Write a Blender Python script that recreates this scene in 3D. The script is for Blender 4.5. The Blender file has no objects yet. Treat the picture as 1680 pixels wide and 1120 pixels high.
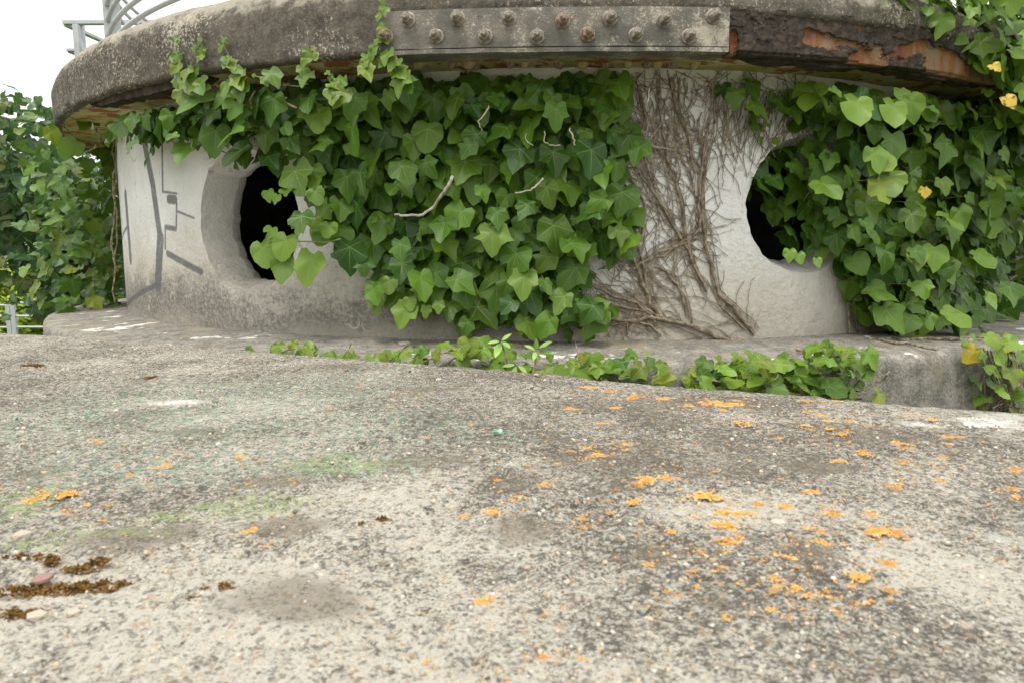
import bpy, bmesh, math, random
import numpy as np
from mathutils import Vector, Matrix, Quaternion
random.seed(7)
rng = np.random.default_rng(11)
PI = math.pi; R_ = math.radians
scene = bpy.context.scene
COL = scene.collection

# ------------------------------------------------------------------ camera, sky, sun, exposure
FPX, PITCH, CAMZ = 1150.0, 0.1259, 2.0
cam_d = bpy.data.cameras.new('camera'); cam = bpy.data.objects.new('camera', cam_d); COL.objects.link(cam)
cam.location = (0, 0, CAMZ); cam.rotation_euler = (PI/2 - PITCH, 0, 0)
cam_d.sensor_width = 36; cam_d.sensor_fit = 'HORIZONTAL'; cam_d.lens = 36*FPX/1680
cam_d.clip_start = 0.02; cam_d.clip_end = 3000
cam_d.dof.use_dof = True; cam_d.dof.focus_distance = 2.15; cam_d.dof.aperture_fstop = 13
scene.camera = cam

SUN_EL, SUN_AZ = R_(68), R_(205)          # azimuth measured clockwise from +Y
world = bpy.data.worlds.new('World'); scene.world = world; world.use_nodes = True
wt = world.node_tree; wt.nodes.clear()
def wn(t): return wt.nodes.new(t)
sky = wn('ShaderNodeTexSky'); sky.sky_type = 'NISHITA'; sky.sun_disc = False
sky.sun_elevation = SUN_EL; sky.sun_rotation = SUN_AZ; sky.dust_density = 4
cloud = wn('ShaderNodeTexNoise'); cloud.inputs['Scale'].default_value = 2.2; cloud.inputs['Detail'].default_value = 5
cr = wn('ShaderNodeValToRGB')
cr.color_ramp.elements[0].position = .3; cr.color_ramp.elements[0].color = (4.5, 4.6, 4.5, 1)
cr.color_ramp.elements[1].position = .7; cr.color_ramp.elements[1].color = (5.8, 5.75, 5.5, 1)
mx = wn('ShaderNodeMix'); mx.data_type = 'RGBA'; mx.inputs[0].default_value = .9
bg = wn('ShaderNodeBackground'); bg.inputs['Strength'].default_value = .1
wo = wn('ShaderNodeOutputWorld')
tcw = wn('ShaderNodeTexCoord')
wt.links.new(tcw.outputs['Generated'], cloud.inputs['Vector'])
wt.links.new(cloud.outputs['Fac'], cr.inputs[0])
sx = wn('ShaderNodeSeparateXYZ'); wt.links.new(tcw.outputs['Generated'], sx.inputs[0])
el = wn('ShaderNodeMapRange'); wt.links.new(sx.outputs[2], el.inputs[0]); el.inputs[3].default_value = 1.0; el.inputs[4].default_value = 2.7   # overcast sky: brighter overhead
ml = wn('ShaderNodeVectorMath'); ml.operation = 'SCALE'; wt.links.new(cr.outputs[0], ml.inputs[0]); wt.links.new(el.outputs[0], ml.inputs[3])
wt.links.new(sky.outputs[0], mx.inputs[6]); wt.links.new(ml.outputs[0], mx.inputs[7])
wt.links.new(mx.outputs[2], bg.inputs[0]); wt.links.new(bg.outputs[0], wo.inputs[0])
sd = bpy.data.lights.new('sun', 'SUN'); sd.energy = 1.0; sd.angle = R_(22); sd.color = (1, .95, .86)
sun = bpy.data.objects.new('sun', sd); COL.objects.link(sun)
sdir = Vector((math.cos(SUN_EL)*math.sin(SUN_AZ), math.cos(SUN_EL)*math.cos(SUN_AZ), math.sin(SUN_EL)))
sun.rotation_euler = sdir.to_track_quat('Z', 'Y').to_euler(); sun.location = (0, 0, 8)
vs = scene.view_settings; vs.view_transform = 'Standard'; vs.look = 'None'; vs.gamma = 1; vs.exposure = 1.08
vs.use_curve_mapping = False
scene.cycles.max_bounces = 4; scene.cycles.caustics_reflective = False; scene.cycles.caustics_refractive = False; scene.cycles.use_denoising = True

# ------------------------------------------------------------------ geometry of the place (metres)
CX, CY = 0.20, 4.50                       # turret axis
RC, RL, RD = 2.58, 2.68, 2.345             # cap, ledge, drum radii
ZC, ZL, ZS = CAMZ + .531, CAMZ - .288, CAMZ - .24   # cap underside, ledge top, slab top

def ray(px, py):
    x = (px - 840)/FPX; u = (560 - py)/FPX; c, s = math.cos(PITCH), math.sin(PITCH)
    return Vector((x, c + s*u, -s + c*u))
def at_y(px, py, y):
    d = ray(px, py); t = y/d.y
    return Vector((d.x*t, y, CAMZ + d.z*t))
def at_z(px, py, z):
    d = ray(px, py); t = (z - CAMZ)/d.z
    return Vector((d.x*t, d.y*t, z))
def on_cyl(px, py, R):
    d = ray(px, py); a = d.x**2 + d.y**2; b = -2*(d.x*CX + d.y*CY); c = CX**2 + CY**2 - R*R
    q = b*b - 4*a*c
    t = (-b - math.sqrt(q))/(2*a) if q > 0 else -b/(2*a)
    return Vector((d.x*t, d.y*t, CAMZ + d.z*t))
def th_of(p): return math.atan2(p.x - CX, CY - p.y)
def wall_uv(px, py, off=0.0):
    p = on_cyl(px, py, RD + off); return th_of(p), p.z
def cyl(th, z, R): return Vector((CX + R*math.sin(th), CY - R*math.cos(th), z))

# ------------------------------------------------------------------ numpy noise
def _hash(ix, iy, iz, seed):
    n = (ix.astype(np.int64)*73856093) ^ (iy.astype(np.int64)*19349663) ^ (iz.astype(np.int64)*83492791) ^ (seed*2654435761)
    n = (n ^ (n >> 13)) * 1274126177 & 0xffffffff
    n = (n ^ (n >> 16)) * 2246822519 & 0xffffffff
    return ((n ^ (n >> 13)) & 0xffffff)/float(0xffffff)
def vnoise(P, scale=1.0, seed=0):
    P = np.asarray(P, float)*scale; i = np.floor(P).astype(np.int64); f = P - i; f = f*f*(3 - 2*f); r = 0
    for a in (0, 1):
        for b in (0, 1):
            for c in (0, 1):
                w = (f[:, 0] if a else 1 - f[:, 0])*(f[:, 1] if b else 1 - f[:, 1])*(f[:, 2] if c else 1 - f[:, 2])
                r = r + w*_hash(i[:, 0] + a, i[:, 1] + b, i[:, 2] + c, seed)
    return r*2 - 1
def fbm(P, scale=1.0, seed=0, oct=4, gain=.5):
    r = 0; a = 1; t = 0
    for k in range(oct):
        r = r + a*vnoise(P, scale*2**k, seed + k*17); t += a; a *= gain
    return r/t
def sstep(a, b, x):
    t = np.clip((x - a)/(b - a), 0, 1); return t*t*(3 - 2*t)

# ------------------------------------------------------------------ mesh helpers
def mesh_np(name, V, F, smooth=True):
    me = bpy.data.meshes.new(name)
    V = np.asarray(V, np.float32); F = np.asarray(F, np.int32); n, k = F.shape
    me.vertices.add(len(V)); me.vertices.foreach_set('co', V.ravel())
    me.loops.add(n*k); me.loops.foreach_set('vertex_index', F.ravel())
    me.polygons.add(n); me.polygons.foreach_set('loop_start', np.arange(0, n*k, k, dtype=np.int32))
    if smooth: me.polygons.foreach_set('use_smooth', np.ones(n, bool))
    me.update(calc_edges=True); me.validate()
    return me
def obj(name, me, mat=None, parent=None):
    o = bpy.data.objects.new(name, me); COL.objects.link(o)
    if mat is not None:
        me.materials.clear(); me.materials.append(mat)
    if parent is not None: o.parent = parent
    return o
def empty(name, loc=(0, 0, 0)):
    o = bpy.data.objects.new(name, None); COL.objects.link(o); o.location = loc; o.empty_display_size = .1
    return o
def tag(o, label=None, cat=None, group=None, kind=None):
    if label: o['label'] = label
    if cat:
        o['category'] = cat; o['kind'] = 'thing'
    if group: o['group'] = group
    if kind: o['kind'] = kind
    return o
def grid_faces(nr, nc, wrap=False):
    i = np.arange(nr - 1)[:, None]; j = np.arange(nc if wrap else nc - 1)[None, :]; j2 = (j + 1) % nc
    return np.stack([i*nc + j, i*nc + j2, (i + 1)*nc + j2, (i + 1)*nc + j], -1).reshape(-1, 4)
def fattr(me, name, vals):
    a = me.attributes.new(name, 'FLOAT', 'POINT'); a.data.foreach_set('value', np.asarray(vals, np.float32))
def cattr(me, name, cols):
    a = me.attributes.new(name, 'FLOAT_COLOR', 'POINT')
    c = np.ones((len(cols), 4), np.float32); c[:, :3] = cols; a.data.foreach_set('color', c.ravel())
class MB:
    """collects simple shapes into one mesh"""
    def __init__(s): s.V = []; s.F = []; s.n = 0
    def add(s, V, F):
        s.F += [tuple(i + s.n for i in f) for f in F]; s.V += [tuple(v) for v in V]; s.n += len(V)
    def box(s, c, size, M=None):
        x, y, z = [q/2 for q in size]
        P = [Vector((a*x, b*y, d*z)) for a in (-1, 1) for b in (-1, 1) for d in (-1, 1)]
        if M is not None: P = [M @ p for p in P]
        s.add([p + Vector(c) for p in P], [(0,1,3,2),(4,6,7,5),(0,4,5,1),(2,3,7,6),(0,2,6,4),(1,5,7,3)])
    def tube(s, pts, rad, n=6, closed=False, caps=True):
        pts = [Vector(p) for p in pts]; m = len(pts)
        if not hasattr(rad, '__len__'): rad = [rad]*m
        V = []; F = []; up = None
        for i, p in enumerate(pts):
            a = pts[(i - 1) % m] if (closed or i > 0) else p; b = pts[(i + 1) % m] if (closed or i < m - 1) else p
            t = (b - a)
            t = t.normalized() if t.length > 1e-9 else Vector((0, 0, 1))
            if up is None:
                up = t.orthogonal().normalized()
            up = (up - t*up.dot(t))
            up = up.normalized() if up.length > 1e-6 else t.orthogonal().normalized()
            w = t.cross(up)
            for k in range(n):
                q = 2*PI*k/n; V.append(p + (up*math.cos(q) + w*math.sin(q))*rad[i])
        for i in range(m if closed else m - 1):
            for k in range(n):
                a = i*n + k; b = i*n + (k + 1) % n; c = ((i + 1) % m)*n
                F.append((a, b, c + (k + 1) % n, c + k))
        if caps and not closed:
            F.append(tuple(range(n - 1, -1, -1))); F.append(tuple((m - 1)*n + k for k in range(n)))
        s.add(V, F)
    def cyl(s, p0, p1, r0, r1=None, n=12): s.tube([p0, p1], [r0, r0 if r1 is None else r1], n)
    def build(s, name, mat=None, parent=None, smooth=True, bevel=0):
        me = bpy.data.meshes.new(name); me.from_pydata(s.V, [], s.F); me.update()
        if smooth:
            me.polygons.foreach_set('use_smooth', [True]*len(me.polygons)); me.set_sharp_from_angle(angle=R_(42))
        o = obj(name, me, mat, parent)
        if bevel:
            b = o.modifiers.new('bevel', 'BEVEL'); b.width = bevel; b.segments = 2; b.limit_method = 'ANGLE'; b.angle_limit = R_(40)
        return o

# ------------------------------------------------------------------ node helpers
class NT:
    def __init__(s, name):
        s.m = bpy.data.materials.new(name); s.m.use_nodes = True; s.t = s.m.node_tree; s.t.nodes.clear()
        s.out = s.t.nodes.new('ShaderNodeOutputMaterial')
        s.tc = s.t.nodes.new('ShaderNodeTexCoord')
    def put(s, sock, v):
        if hasattr(v, 'is_output') or isinstance(v, bpy.types.NodeSocket): s.t.links.new(v, sock)
        else:
            if isinstance(v, (tuple, list)) and len(v) == 3 and sock.type == 'RGBA': v = (*v, 1)
            sock.default_value = v
    def noise(s, scale, detail=4, rough=.55, vec=None, dist=0, out='Fac'):
        n = s.t.nodes.new('ShaderNodeTexNoise'); n.inputs['Scale'].default_value = scale
        n.inputs['Detail'].default_value = detail; n.inputs['Roughness'].default_value = rough; n.inputs['Distortion'].default_value = dist
        s.t.links.new(vec if vec is not None else s.tc.outputs['Object'], n.inputs['Vector']); return n.outputs[out]
    def vor(s, scale, vec=None, out='Distance', feat='F1', rnd=1):
        n = s.t.nodes.new('ShaderNodeTexVoronoi'); n.feature = feat; n.inputs['Scale'].default_value = scale
        n.inputs['Randomness'].default_value = rnd
        s.t.links.new(vec if vec is not None else s.tc.outputs['Object'], n.inputs['Vector']); return n.outputs[out]
    def math(s, op, a, b=0.0, c=None, clamp=False):
        n = s.t.nodes.new('ShaderNodeMath'); n.operation = op; n.use_clamp = clamp
        s.put(n.inputs[0], a); s.put(n.inputs[1], b)
        if c is not None: s.put(n.inputs[2], c)
        return n.outputs[0]
    def ramp(s, fac, a, b, lo=0.0, hi=1.0):
        n = s.t.nodes.new('ShaderNodeMapRange'); n.interpolation_type = 'SMOOTHSTEP'
        s.put(n.inputs[0], fac); n.inputs[1].default_value = a; n.inputs[2].default_value = b
        n.inputs[3].default_value = lo; n.inputs[4].default_value = hi; return n.outputs[0]
    def mix(s, fac, a, b, blend='MIX'):
        n = s.t.nodes.new('ShaderNodeMix'); n.data_type = 'RGBA'; n.blend_type = blend
        s.put(n.inputs[0], fac); s.put(n.inputs[6], a); s.put(n.inputs[7], b); return n.outputs[2]
    def attr(s, name, out='Fac', typ='GEOMETRY'):
        n = s.t.nodes.new('ShaderNodeAttribute'); n.attribute_name = name; n.attribute_type = typ; return n.outputs[out]
    def xyz(s, vec=None):
        n = s.t.nodes.new('ShaderNodeSeparateXYZ'); s.t.links.new(vec if vec is not None else s.tc.outputs['Object'], n.inputs[0]); return n.outputs
    def comb(s, x, y, z):
        n = s.t.nodes.new('ShaderNodeCombineXYZ'); s.put(n.inputs[0], x); s.put(n.inputs[1], y); s.put(n.inputs[2], z); return n.outputs[0]
    def mapping(s, scale=(1, 1, 1), vec=None):
        n = s.t.nodes.new('ShaderNodeMapping'); n.inputs['Scale'].default_value = scale
        s.t.links.new(vec if vec is not None else s.tc.outputs['Object'], n.inputs[0]); return n.outputs[0]
    def bump(s, h, strength=.5, dist=.01, normal=None):
        n = s.t.nodes.new('ShaderNodeBump'); n.inputs['Strength'].default_value = strength; n.inputs['Distance'].default_value = dist
        s.put(n.inputs['Height'], h)
        if normal is not None: s.put(n.inputs['Normal'], normal)
        return n.outputs[0]
    def principled(s, color, rough=.8, normal=None, spec=.3, metal=0.0, finish=True):
        n = s.t.nodes.new('ShaderNodeBsdfPrincipled'); s.put(n.inputs['Base Color'], color); s.put(n.inputs['Roughness'], rough)
        s.put(n.inputs['Specular IOR Level'], spec); s.put(n.inputs['Metallic'], metal)
        if normal is not None: s.put(n.inputs['Normal'], normal)
        if finish: s.t.links.new(n.outputs[0], s.out.inputs[0])
        return n.outputs[0]

# ------------------------------------------------------------------ materials
def mat_slab():
    m = NT('weathered_concrete'); n = m
    fine = n.noise(370, 4, .82); mid = n.noise(98, 5, .8); big = n.noise(7, 4, .6)
    dark = n.attr('dark'); brown = n.attr('brown'); green = n.attr('green'); lime = n.attr('lime'); white = n.attr('white')
    # grain: pale cement showing between dark algae film
    g = n.math('ADD', n.math('MULTIPLY', fine, 1.05), n.math('MULTIPLY', mid, .75))
    g = n.math('ADD', n.math('SUBTRACT', g, .36), n.math('MULTIPLY', n.math('SUBTRACT', big, .5), .2))
    g = n.math('SUBTRACT', g, n.math('MULTIPLY', dark, .15))
    k = n.ramp(g, .385, .61)
    col = n.mix(k, (.114, .105, .087), (.60, .56, .475))
    tint = n.vor(260, out='Color'); tx = n.xyz(tint)
    col = n.mix(n.math('MULTIPLY', n.ramp(tx[0], .82, .92), .5), col, (.56, .53, .46))
    col = n.mix(n.math('MULTIPLY', n.ramp(tx[1], .86, .95), .55), col, (.10, .09, .085))
    col = n.mix(n.math('MULTIPLY', n.ramp(tx[2], .9, .97), .5), col, (.52, .36, .22))
    col = n.mix(n.math('MULTIPLY', brown, .68), col, n.mix(n.ramp(fine, .62, .72), (.190, .158, .116), (.46, .42, .35)))
    gs = n.ramp(n.noise(95, 3, .7), .50, .62)
    col = n.mix(n.math('MULTIPLY', gs, green), col, (.20, .36, .25))
    col = n.mix(n.math('MULTIPLY', n.ramp(n.noise(130, 3, .7), .46, .6), lime), col, (.30, .42, .13))
    col = n.mix(n.math('MULTIPLY', white, n.ramp(n.noise(75, 4, .7), .30, .5)), col, (.54, .52, .465))
    h = n.math('ADD', n.math('MULTIPLY', fine, .5), n.math('MULTIPLY', mid, 1.0))
    b = n.bump(h, 1.0, .008)
    n.principled(col, .92, b, .15); return m.m
def mat_conc(name, lo, hi, specks=(.62, .56, .46), amount=.5, stain=None, scale=1.0):
    n = NT(name)
    big = n.noise(3.2*scale, 5, .6); fine = n.noise(110*scale, 5, .75); mid = n.noise(24*scale, 5, .65)
    g = n.math('ADD', n.math('MULTIPLY', fine, .5), n.math('MULTIPLY', mid, .5))
    col = n.mix(n.ramp(g, .36, .66), lo, hi)
    sp = n.math('ADD', fine, n.math('MULTIPLY', big, .6))
    col = n.mix(n.math('MULTIPLY', n.ramp(sp, .99 - .24*amount, 1.05 - .2*amount), .8), col, specks)
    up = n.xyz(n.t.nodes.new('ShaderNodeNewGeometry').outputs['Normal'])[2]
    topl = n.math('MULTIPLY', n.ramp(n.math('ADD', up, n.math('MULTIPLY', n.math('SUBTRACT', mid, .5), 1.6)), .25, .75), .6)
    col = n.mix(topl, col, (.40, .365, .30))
    if stain: col = n.mix(n.math('MULTIPLY', n.ramp(n.noise(9, 5, .7), .58, .74), .7), col, stain)
    b = n.bump(n.math('ADD', fine, n.math('MULTIPLY', mid, 1.2)), .7, .006)
    n.principled(col, .93, b, .12); return n.m
def mat_ledge():
    n = NT('ledge_concrete'); fine = n.noise(110, 5, .8); mid = n.noise(20, 5, .7); big = n.noise(2.6, 4, .6)
    nz = n.xyz(n.t.nodes.new('ShaderNodeNewGeometry').outputs['Normal'])[2]; top = n.ramp(nz, .5, .9)
    g = n.math('ADD', n.math('MULTIPLY', fine, .55), n.math('MULTIPLY', mid, .45))
    col = n.mix(n.ramp(g, .38, .64), (.135, .128, .112), (.36, .34, .295))
    col = n.mix(n.math('MULTIPLY', n.ramp(n.noise(6, 5, .7), .52, .68), .6), col, (.34, .27, .17))
    fl = n.math('ADD', n.noise(7, 4, .6), n.math('MULTIPLY', n.math('SUBTRACT', big, .5), .5))
    col = n.mix(n.math('MULTIPLY', n.ramp(fl, .63, .66), n.math('MULTIPLY', top, .9)), col, (.72, .70, .65))
    d = n.vor(9, out='Distance'); rg = n.math('MULTIPLY', n.ramp(d, .22, .17), n.ramp(n.noise(3, 2), .5, .6))
    col = n.mix(n.math('MULTIPLY', rg, n.math('SUBTRACT', .7, n.math('MULTIPLY', top, .7))), col, (.52, .48, .39))
    n.principled(col, .93, n.bump(g, .8, .008), .12); return n.m
def seg_dist(n, U, Z, a, b):
    """distance from (U, Z) to the stroke a-b"""
    ax, ay = a; dx, dy = b[0] - a[0], b[1] - a[1]; L2 = dx*dx + dy*dy + 1e-9
    px = n.math('SUBTRACT', U, ax); py = n.math('SUBTRACT', Z, ay)
    t = n.math('ADD', n.math('MULTIPLY', px, dx/L2), n.math('MULTIPLY', py, dy/L2), clamp=True)
    ex = n.math('SUBTRACT', px, n.math('MULTIPLY', t, dx)); ey = n.math('SUBTRACT', py, n.math('MULTIPLY', t, dy))
    return n.math('SQRT', n.math('ADD', n.math('MULTIPLY', ex, ex), n.math('MULTIPLY', ey, ey)))
STROKES = [((236,232),(250,300),9),((250,300),(263,392),9),((263,392),(259,466),13),((257,468),(206,506),12),
    ((206,322),(214,424),10),((209,372),(197,396),2.5),((196,432),(200,470),4),((200,470),(197,512),4),
    ((266,238),(267,314),3),((267,315),(290,318),4.5),((277,327),(287,328),20),((290,334),(289,376),3),((291,347),(318,358),4.5),
    ((288,376),(272,373),11),((271,372),(271,408),2.5),((275,416),(330,446),14)]
def mat_wall():
    n = NT('whitewashed_plaster')
    X = n.xyz()
    th = n.math('ARCTAN2', X[0], n.math('MULTIPLY', X[1], -1.0))
    U = n.math('MULTIPLY', th, RD); Z = X[2]
    v = n.comb(U, Z, 0.0)
    big = n.noise(2.4, 5, .62); mid = n.noise(14, 5, .65); fine = n.noise(90, 5, .7)
    streak = n.noise(1, 5, .65, vec=n.mapping((26, 26, 2.2)))
    h = n.math('SUBTRACT', Z, ZL - .0)                     # height above the ledge
    col = n.mix(n.ramp(big, .38, .68), (.72, .715, .69), (.86, .86, .845))
    col = n.mix(n.math('MULTIPLY', n.ramp(fine, .60, .72), .35), col, (.30, .28, .25))
    # cream worn bands and bare cement where rain splashes the foot of the wall
    grit = n.noise(70, 5, .8)
    hn = n.math('ADD', h, n.math('MULTIPLY', n.math('SUBTRACT', mid, .5), .16))
    hn = n.math('ADD', hn, n.math('MULTIPLY', n.math('SUBTRACT', big, .5), .30))
    hn = n.math('ADD', hn, n.math('MULTIPLY', n.math('SUBTRACT', grit, .5), .22))
    left = n.ramp(th, -.22, .06, 1.0, 0.0)
    hn2 = n.math('SUBTRACT', hn, n.math('MULTIPLY', left, .10))
    col = n.mix(n.math('MULTIPLY', n.ramp(hn2, .40, .06), .85), col, (.50, .46, .385))
    cem = n.mix(n.ramp(grit, .40, .64), (.15, .14, .12), (.30, .28, .24))
    col = n.mix(n.math('MULTIPLY', n.ramp(hn2, .15, -.03), n.ramp(left, 0, 1, .42, .95)), col, cem)
    foot = n.ramp(hn, .045, .0)
    col = n.mix(n.math('MULTIPLY', foot, .45), col, (.43, .39, .32))
    # dark mould specks and lichen rings
    col = n.mix(n.math('MULTIPLY', n.ramp(n.math('ADD', n.noise(120, 3, .8), n.math('MULTIPLY', mid, .35)), .84, .9), .7), col, (.13, .12, .11))
    col = n.mix(n.math('MULTIPLY', n.ramp(streak, .60, .75), .28), col, (.36, .34, .30))
    peel = n.math('ADD', n.noise(18, 6, .75), n.math('MULTIPLY', n.math('SUBTRACT', big, .5), .5))
    col = n.mix(n.math('MULTIPLY', n.ramp(peel, .62, .66), .6), col, (.40, .37, .32))
    ring = n.math('ABSOLUTE', n.math('SUBTRACT', n.vor(14, out='Distance'), .30))
    rm = n.math('MULTIPLY', n.ramp(ring, .055, .02), n.ramp(n.noise(5, 2), .55, .66))
    col = n.mix(n.math('MULTIPLY', rm, n.ramp(h, .38, .18, 0, .45)), col, (.62, .57, .46))
    # sprayed marks
    wob = n.math('MULTIPLY', n.math('SUBTRACT', fine, .5), .006)
    d = None
    for a, b, w in STROKES:
        p = on_cyl(*a, RD); q = on_cyl(*b, RD)
        ua, ub = (th_of(p)*RD, p.z), (th_of(q)*RD, q.z)
        dep = math.hypot(p.x, p.y); inc = abs(math.cos(th_of(p) + math.atan2(p.x - 0, p.y)*1.0))
        sc = dep/FPX/max(.35, inc) if abs(b[1] - a[1]) > abs(b[0] - a[0]) else dep/FPX
        k = n.math('SUBTRACT', seg_dist(n, U, Z, ua, ub), w*.33*sc)
        d = k if d is None else n.math('MINIMUM', d, k)
    mark = n.ramp(n.math('ADD', d, wob), .005, -.004)
    mark = n.math('MULTIPLY', mark, n.ramp(n.noise(30, 4, .7), .28, .5, .72, .95))
    col = n.mix(n.math('MULTIPLY', mark, .9), col, (.12, .12, .125))
    b = n.bump(n.math('ADD', n.math('MULTIPLY', fine, .7), n.math('MULTIPLY', mid, 2.0)), .8, .008)
    n.principled(col, .9, b, .15); return n.m
def mat_soffit():
    n = NT('soffit_paint')
    a = n.noise(5, 5, .65); b = n.noise(16, 5, .7); c = n.noise(3.3, 3, .6)
    col = n.mix(n.ramp(a, .40, .62), (.38, .37, .13), (.58, .52, .30))
    col = n.mix(n.ramp(b, .58, .66), col, (.06, .05, .035))
    col = n.mix(n.math('MULTIPLY', n.ramp(n.noise(11, 4, .65), .50, .58), .9), col, (.27, .085, .03))
    n.principled(col, .85, n.bump(b, .6, .02), .2); return n.m
def mat_rust():
    n = NT('flaking_rust')
    lay = n.attr('layer'); f = n.noise(60, 6, .75); m = n.noise(14, 5, .7); s = n.noise(1, 5, .7, vec=n.mapping((20, 20, 3)))
    scale_c = n.mix(n.ramp(f, .35, .68), (.022, .018, .015), (.080, .063, .048))
    scale_c = n.mix(n.math('MULTIPLY', n.ramp(m, .55, .72), .5), scale_c, (.19, .115, .085))
    bare = n.mix(n.ramp(s, .40, .66), (.22, .092, .034), (.25, .195, .125))
    bare = n.mix(n.ramp(m, .52, .64), bare, (.17, .068, .04))
    bare = n.mix(n.math('MULTIPLY', n.ramp(f, .6, .72), .6), bare, (.28, .165, .045))
    col = n.mix(n.ramp(n.math('ADD', lay, n.math('MULTIPLY', n.math('SUBTRACT', f, .5), .25)), .42, .52), bare, scale_c)
    n.principled(col, .88, n.bump(n.math('ADD', f, m), .6, .006), .25); return n.m
def mat_plate():
    n = NT('lichened_steel')
    f = n.noise(150, 4, .85); m = n.noise(9, 5, .65); x = n.xyz()
    col = n.mix(n.ramp(m, .38, .62), (.135, .128, .112), (.24, .22, .185))
    e = n.math('ADD', f, n.math('MULTIPLY', m, .8))
    e = n.math('ADD', e, n.math('MULTIPLY', x[0], .14))
    e = n.math('ADD', e, n.math('MULTIPLY', n.math('SUBTRACT', n.noise(35, 4, .7), .5), .5))
    col = n.mix(n.math('MULTIPLY', n.ramp(e, .93, 1.08), .72), col, (.58, .53, .43))
    col = n.mix(n.math('MULTIPLY', n.ramp(n.noise(22, 5, .7), .6, .72), .65), col, (.23, .13, .075))
    n.principled(col, .85, n.bump(f, .8, .008), .3); return n.m
def mat_simple(name, c1, c2, scale=30, rough=.8, spec=.3, metal=0.0, bump=.3, bd=.004):
    n = NT(name); f = n.noise(scale, 5, .65)
    n.principled(n.mix(n.ramp(f, .35, .65), c1, c2), rough, n.bump(f, bump, bd), spec, metal); return n.m
def mat_galv():
    n = NT('galvanised_steel'); v = n.vor(55, out='Color'); f = n.noise(12, 4)
    col = n.mix(n.math('MULTIPLY', n.xyz(v)[0], .4), (.40, .42, .44), (.50, .52, .54))
    col = n.mix(n.math('MULTIPLY', n.ramp(f, .5, .7), .4), col, (.33, .34, .35))
    n.principled(col, n.ramp(f, .3, .7, .42, .6), None, .5, .35); return n.m
def mat_leaf(name, mass, dark=(.018, .066, .009), light=(.118, .228, .018), vein=(.19, .30, .08), rough=.40, trans=.2):
    n = NT(name)
    if mass: tint = n.xyz(n.attr('leafcol', 'Vector'))
    else:
        oi = n.t.nodes.new('ShaderNodeObjectInfo'); tint = n.xyz(oi.outputs['Color'])
    uv = n.t.nodes.new('ShaderNodeUVMap'); uv.uv_map = 'leaf'
    q = n.xyz(uv.outputs[0]); ax = n.math('ABSOLUTE', q[0]); y = q[1]
    r = n.math('SQRT', n.math('ADD', n.math('MULTIPLY', ax, ax), n.math('MULTIPLY', y, y)))
    d = None
    for ang, wd in ((0, 1.0), (62, .8), (118, .6), (30, .35)):
        s, c = math.sin(R_(ang)), math.cos(R_(ang))
        perp = n.math('ABSOLUTE', n.math('SUBTRACT', n.math('MULTIPLY', ax, c), n.math('MULTIPLY', y, s)))
        along = n.math('ADD', n.math('MULTIPLY', ax, s), n.math('MULTIPLY', y, c))
        perp = n.math('ADD', n.math('DIVIDE', perp, wd), n.math('MULTIPLY', n.math('LESS_THAN', along, .0), 1.0))
        d = perp if d is None else n.math('MINIMUM', d, perp)
    vm = n.math('MULTIPLY', n.ramp(d, .028, .008), n.ramp(r, 1.0, .05, .08, .62))
    oi2 = n.t.nodes.new('ShaderNodeObjectInfo'); va = n.t.nodes.new('ShaderNodeVectorMath'); va.operation = 'ADD'
    n.t.links.new(uv.outputs[0], va.inputs[0]); n.t.links.new(n.comb(n.math('MULTIPLY', oi2.outputs['Random'], 40.0), n.math('MULTIPLY', tint[0], 25.0), 0.0), va.inputs[1]); lv = va.outputs[0]
    blot = n.noise(4.5, 5, .65, vec=lv); blot2 = n.noise(1.6, 3, vec=lv)
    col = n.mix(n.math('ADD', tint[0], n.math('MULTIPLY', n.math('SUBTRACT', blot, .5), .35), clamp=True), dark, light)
    ye = n.math('MULTIPLY', tint[1], n.ramp(blot2, .2, .6, .6, 1.3), clamp=True)
    col = n.mix(ye, col, (.50, .34, .028))
    col = n.mix(vm, col, n.mix(tint[1], vein, (.45, .36, .08)))
    spot = n.math('MULTIPLY', n.ramp(n.noise(2.6, 3, vec=lv), .54, .6), tint[2])
    col = n.mix(spot, col, (.12, .055, .022))
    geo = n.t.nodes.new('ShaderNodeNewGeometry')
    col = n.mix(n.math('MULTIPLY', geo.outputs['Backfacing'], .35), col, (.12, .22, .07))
    nb = n.bump(n.math('SUBTRACT', n.math('MULTIPLY', blot, .35), n.math('MULTIPLY', vm, .8)), .35, .004)
    p = n.principled(col, rough, nb, .34, finish=False)
    tr = n.t.nodes.new('ShaderNodeBsdfTranslucent'); n.put(tr.inputs[0], n.mix(.4, col, (.20, .42, .03)))
    ms = n.t.nodes.new('ShaderNodeMixShader'); ms.inputs[0].default_value = trans
    n.t.links.new(p, ms.inputs[1]); n.t.links.new(tr.outputs[0], ms.inputs[2]); n.t.links.new(ms.outputs[0], n.out.inputs[0])
    return n.m
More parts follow.
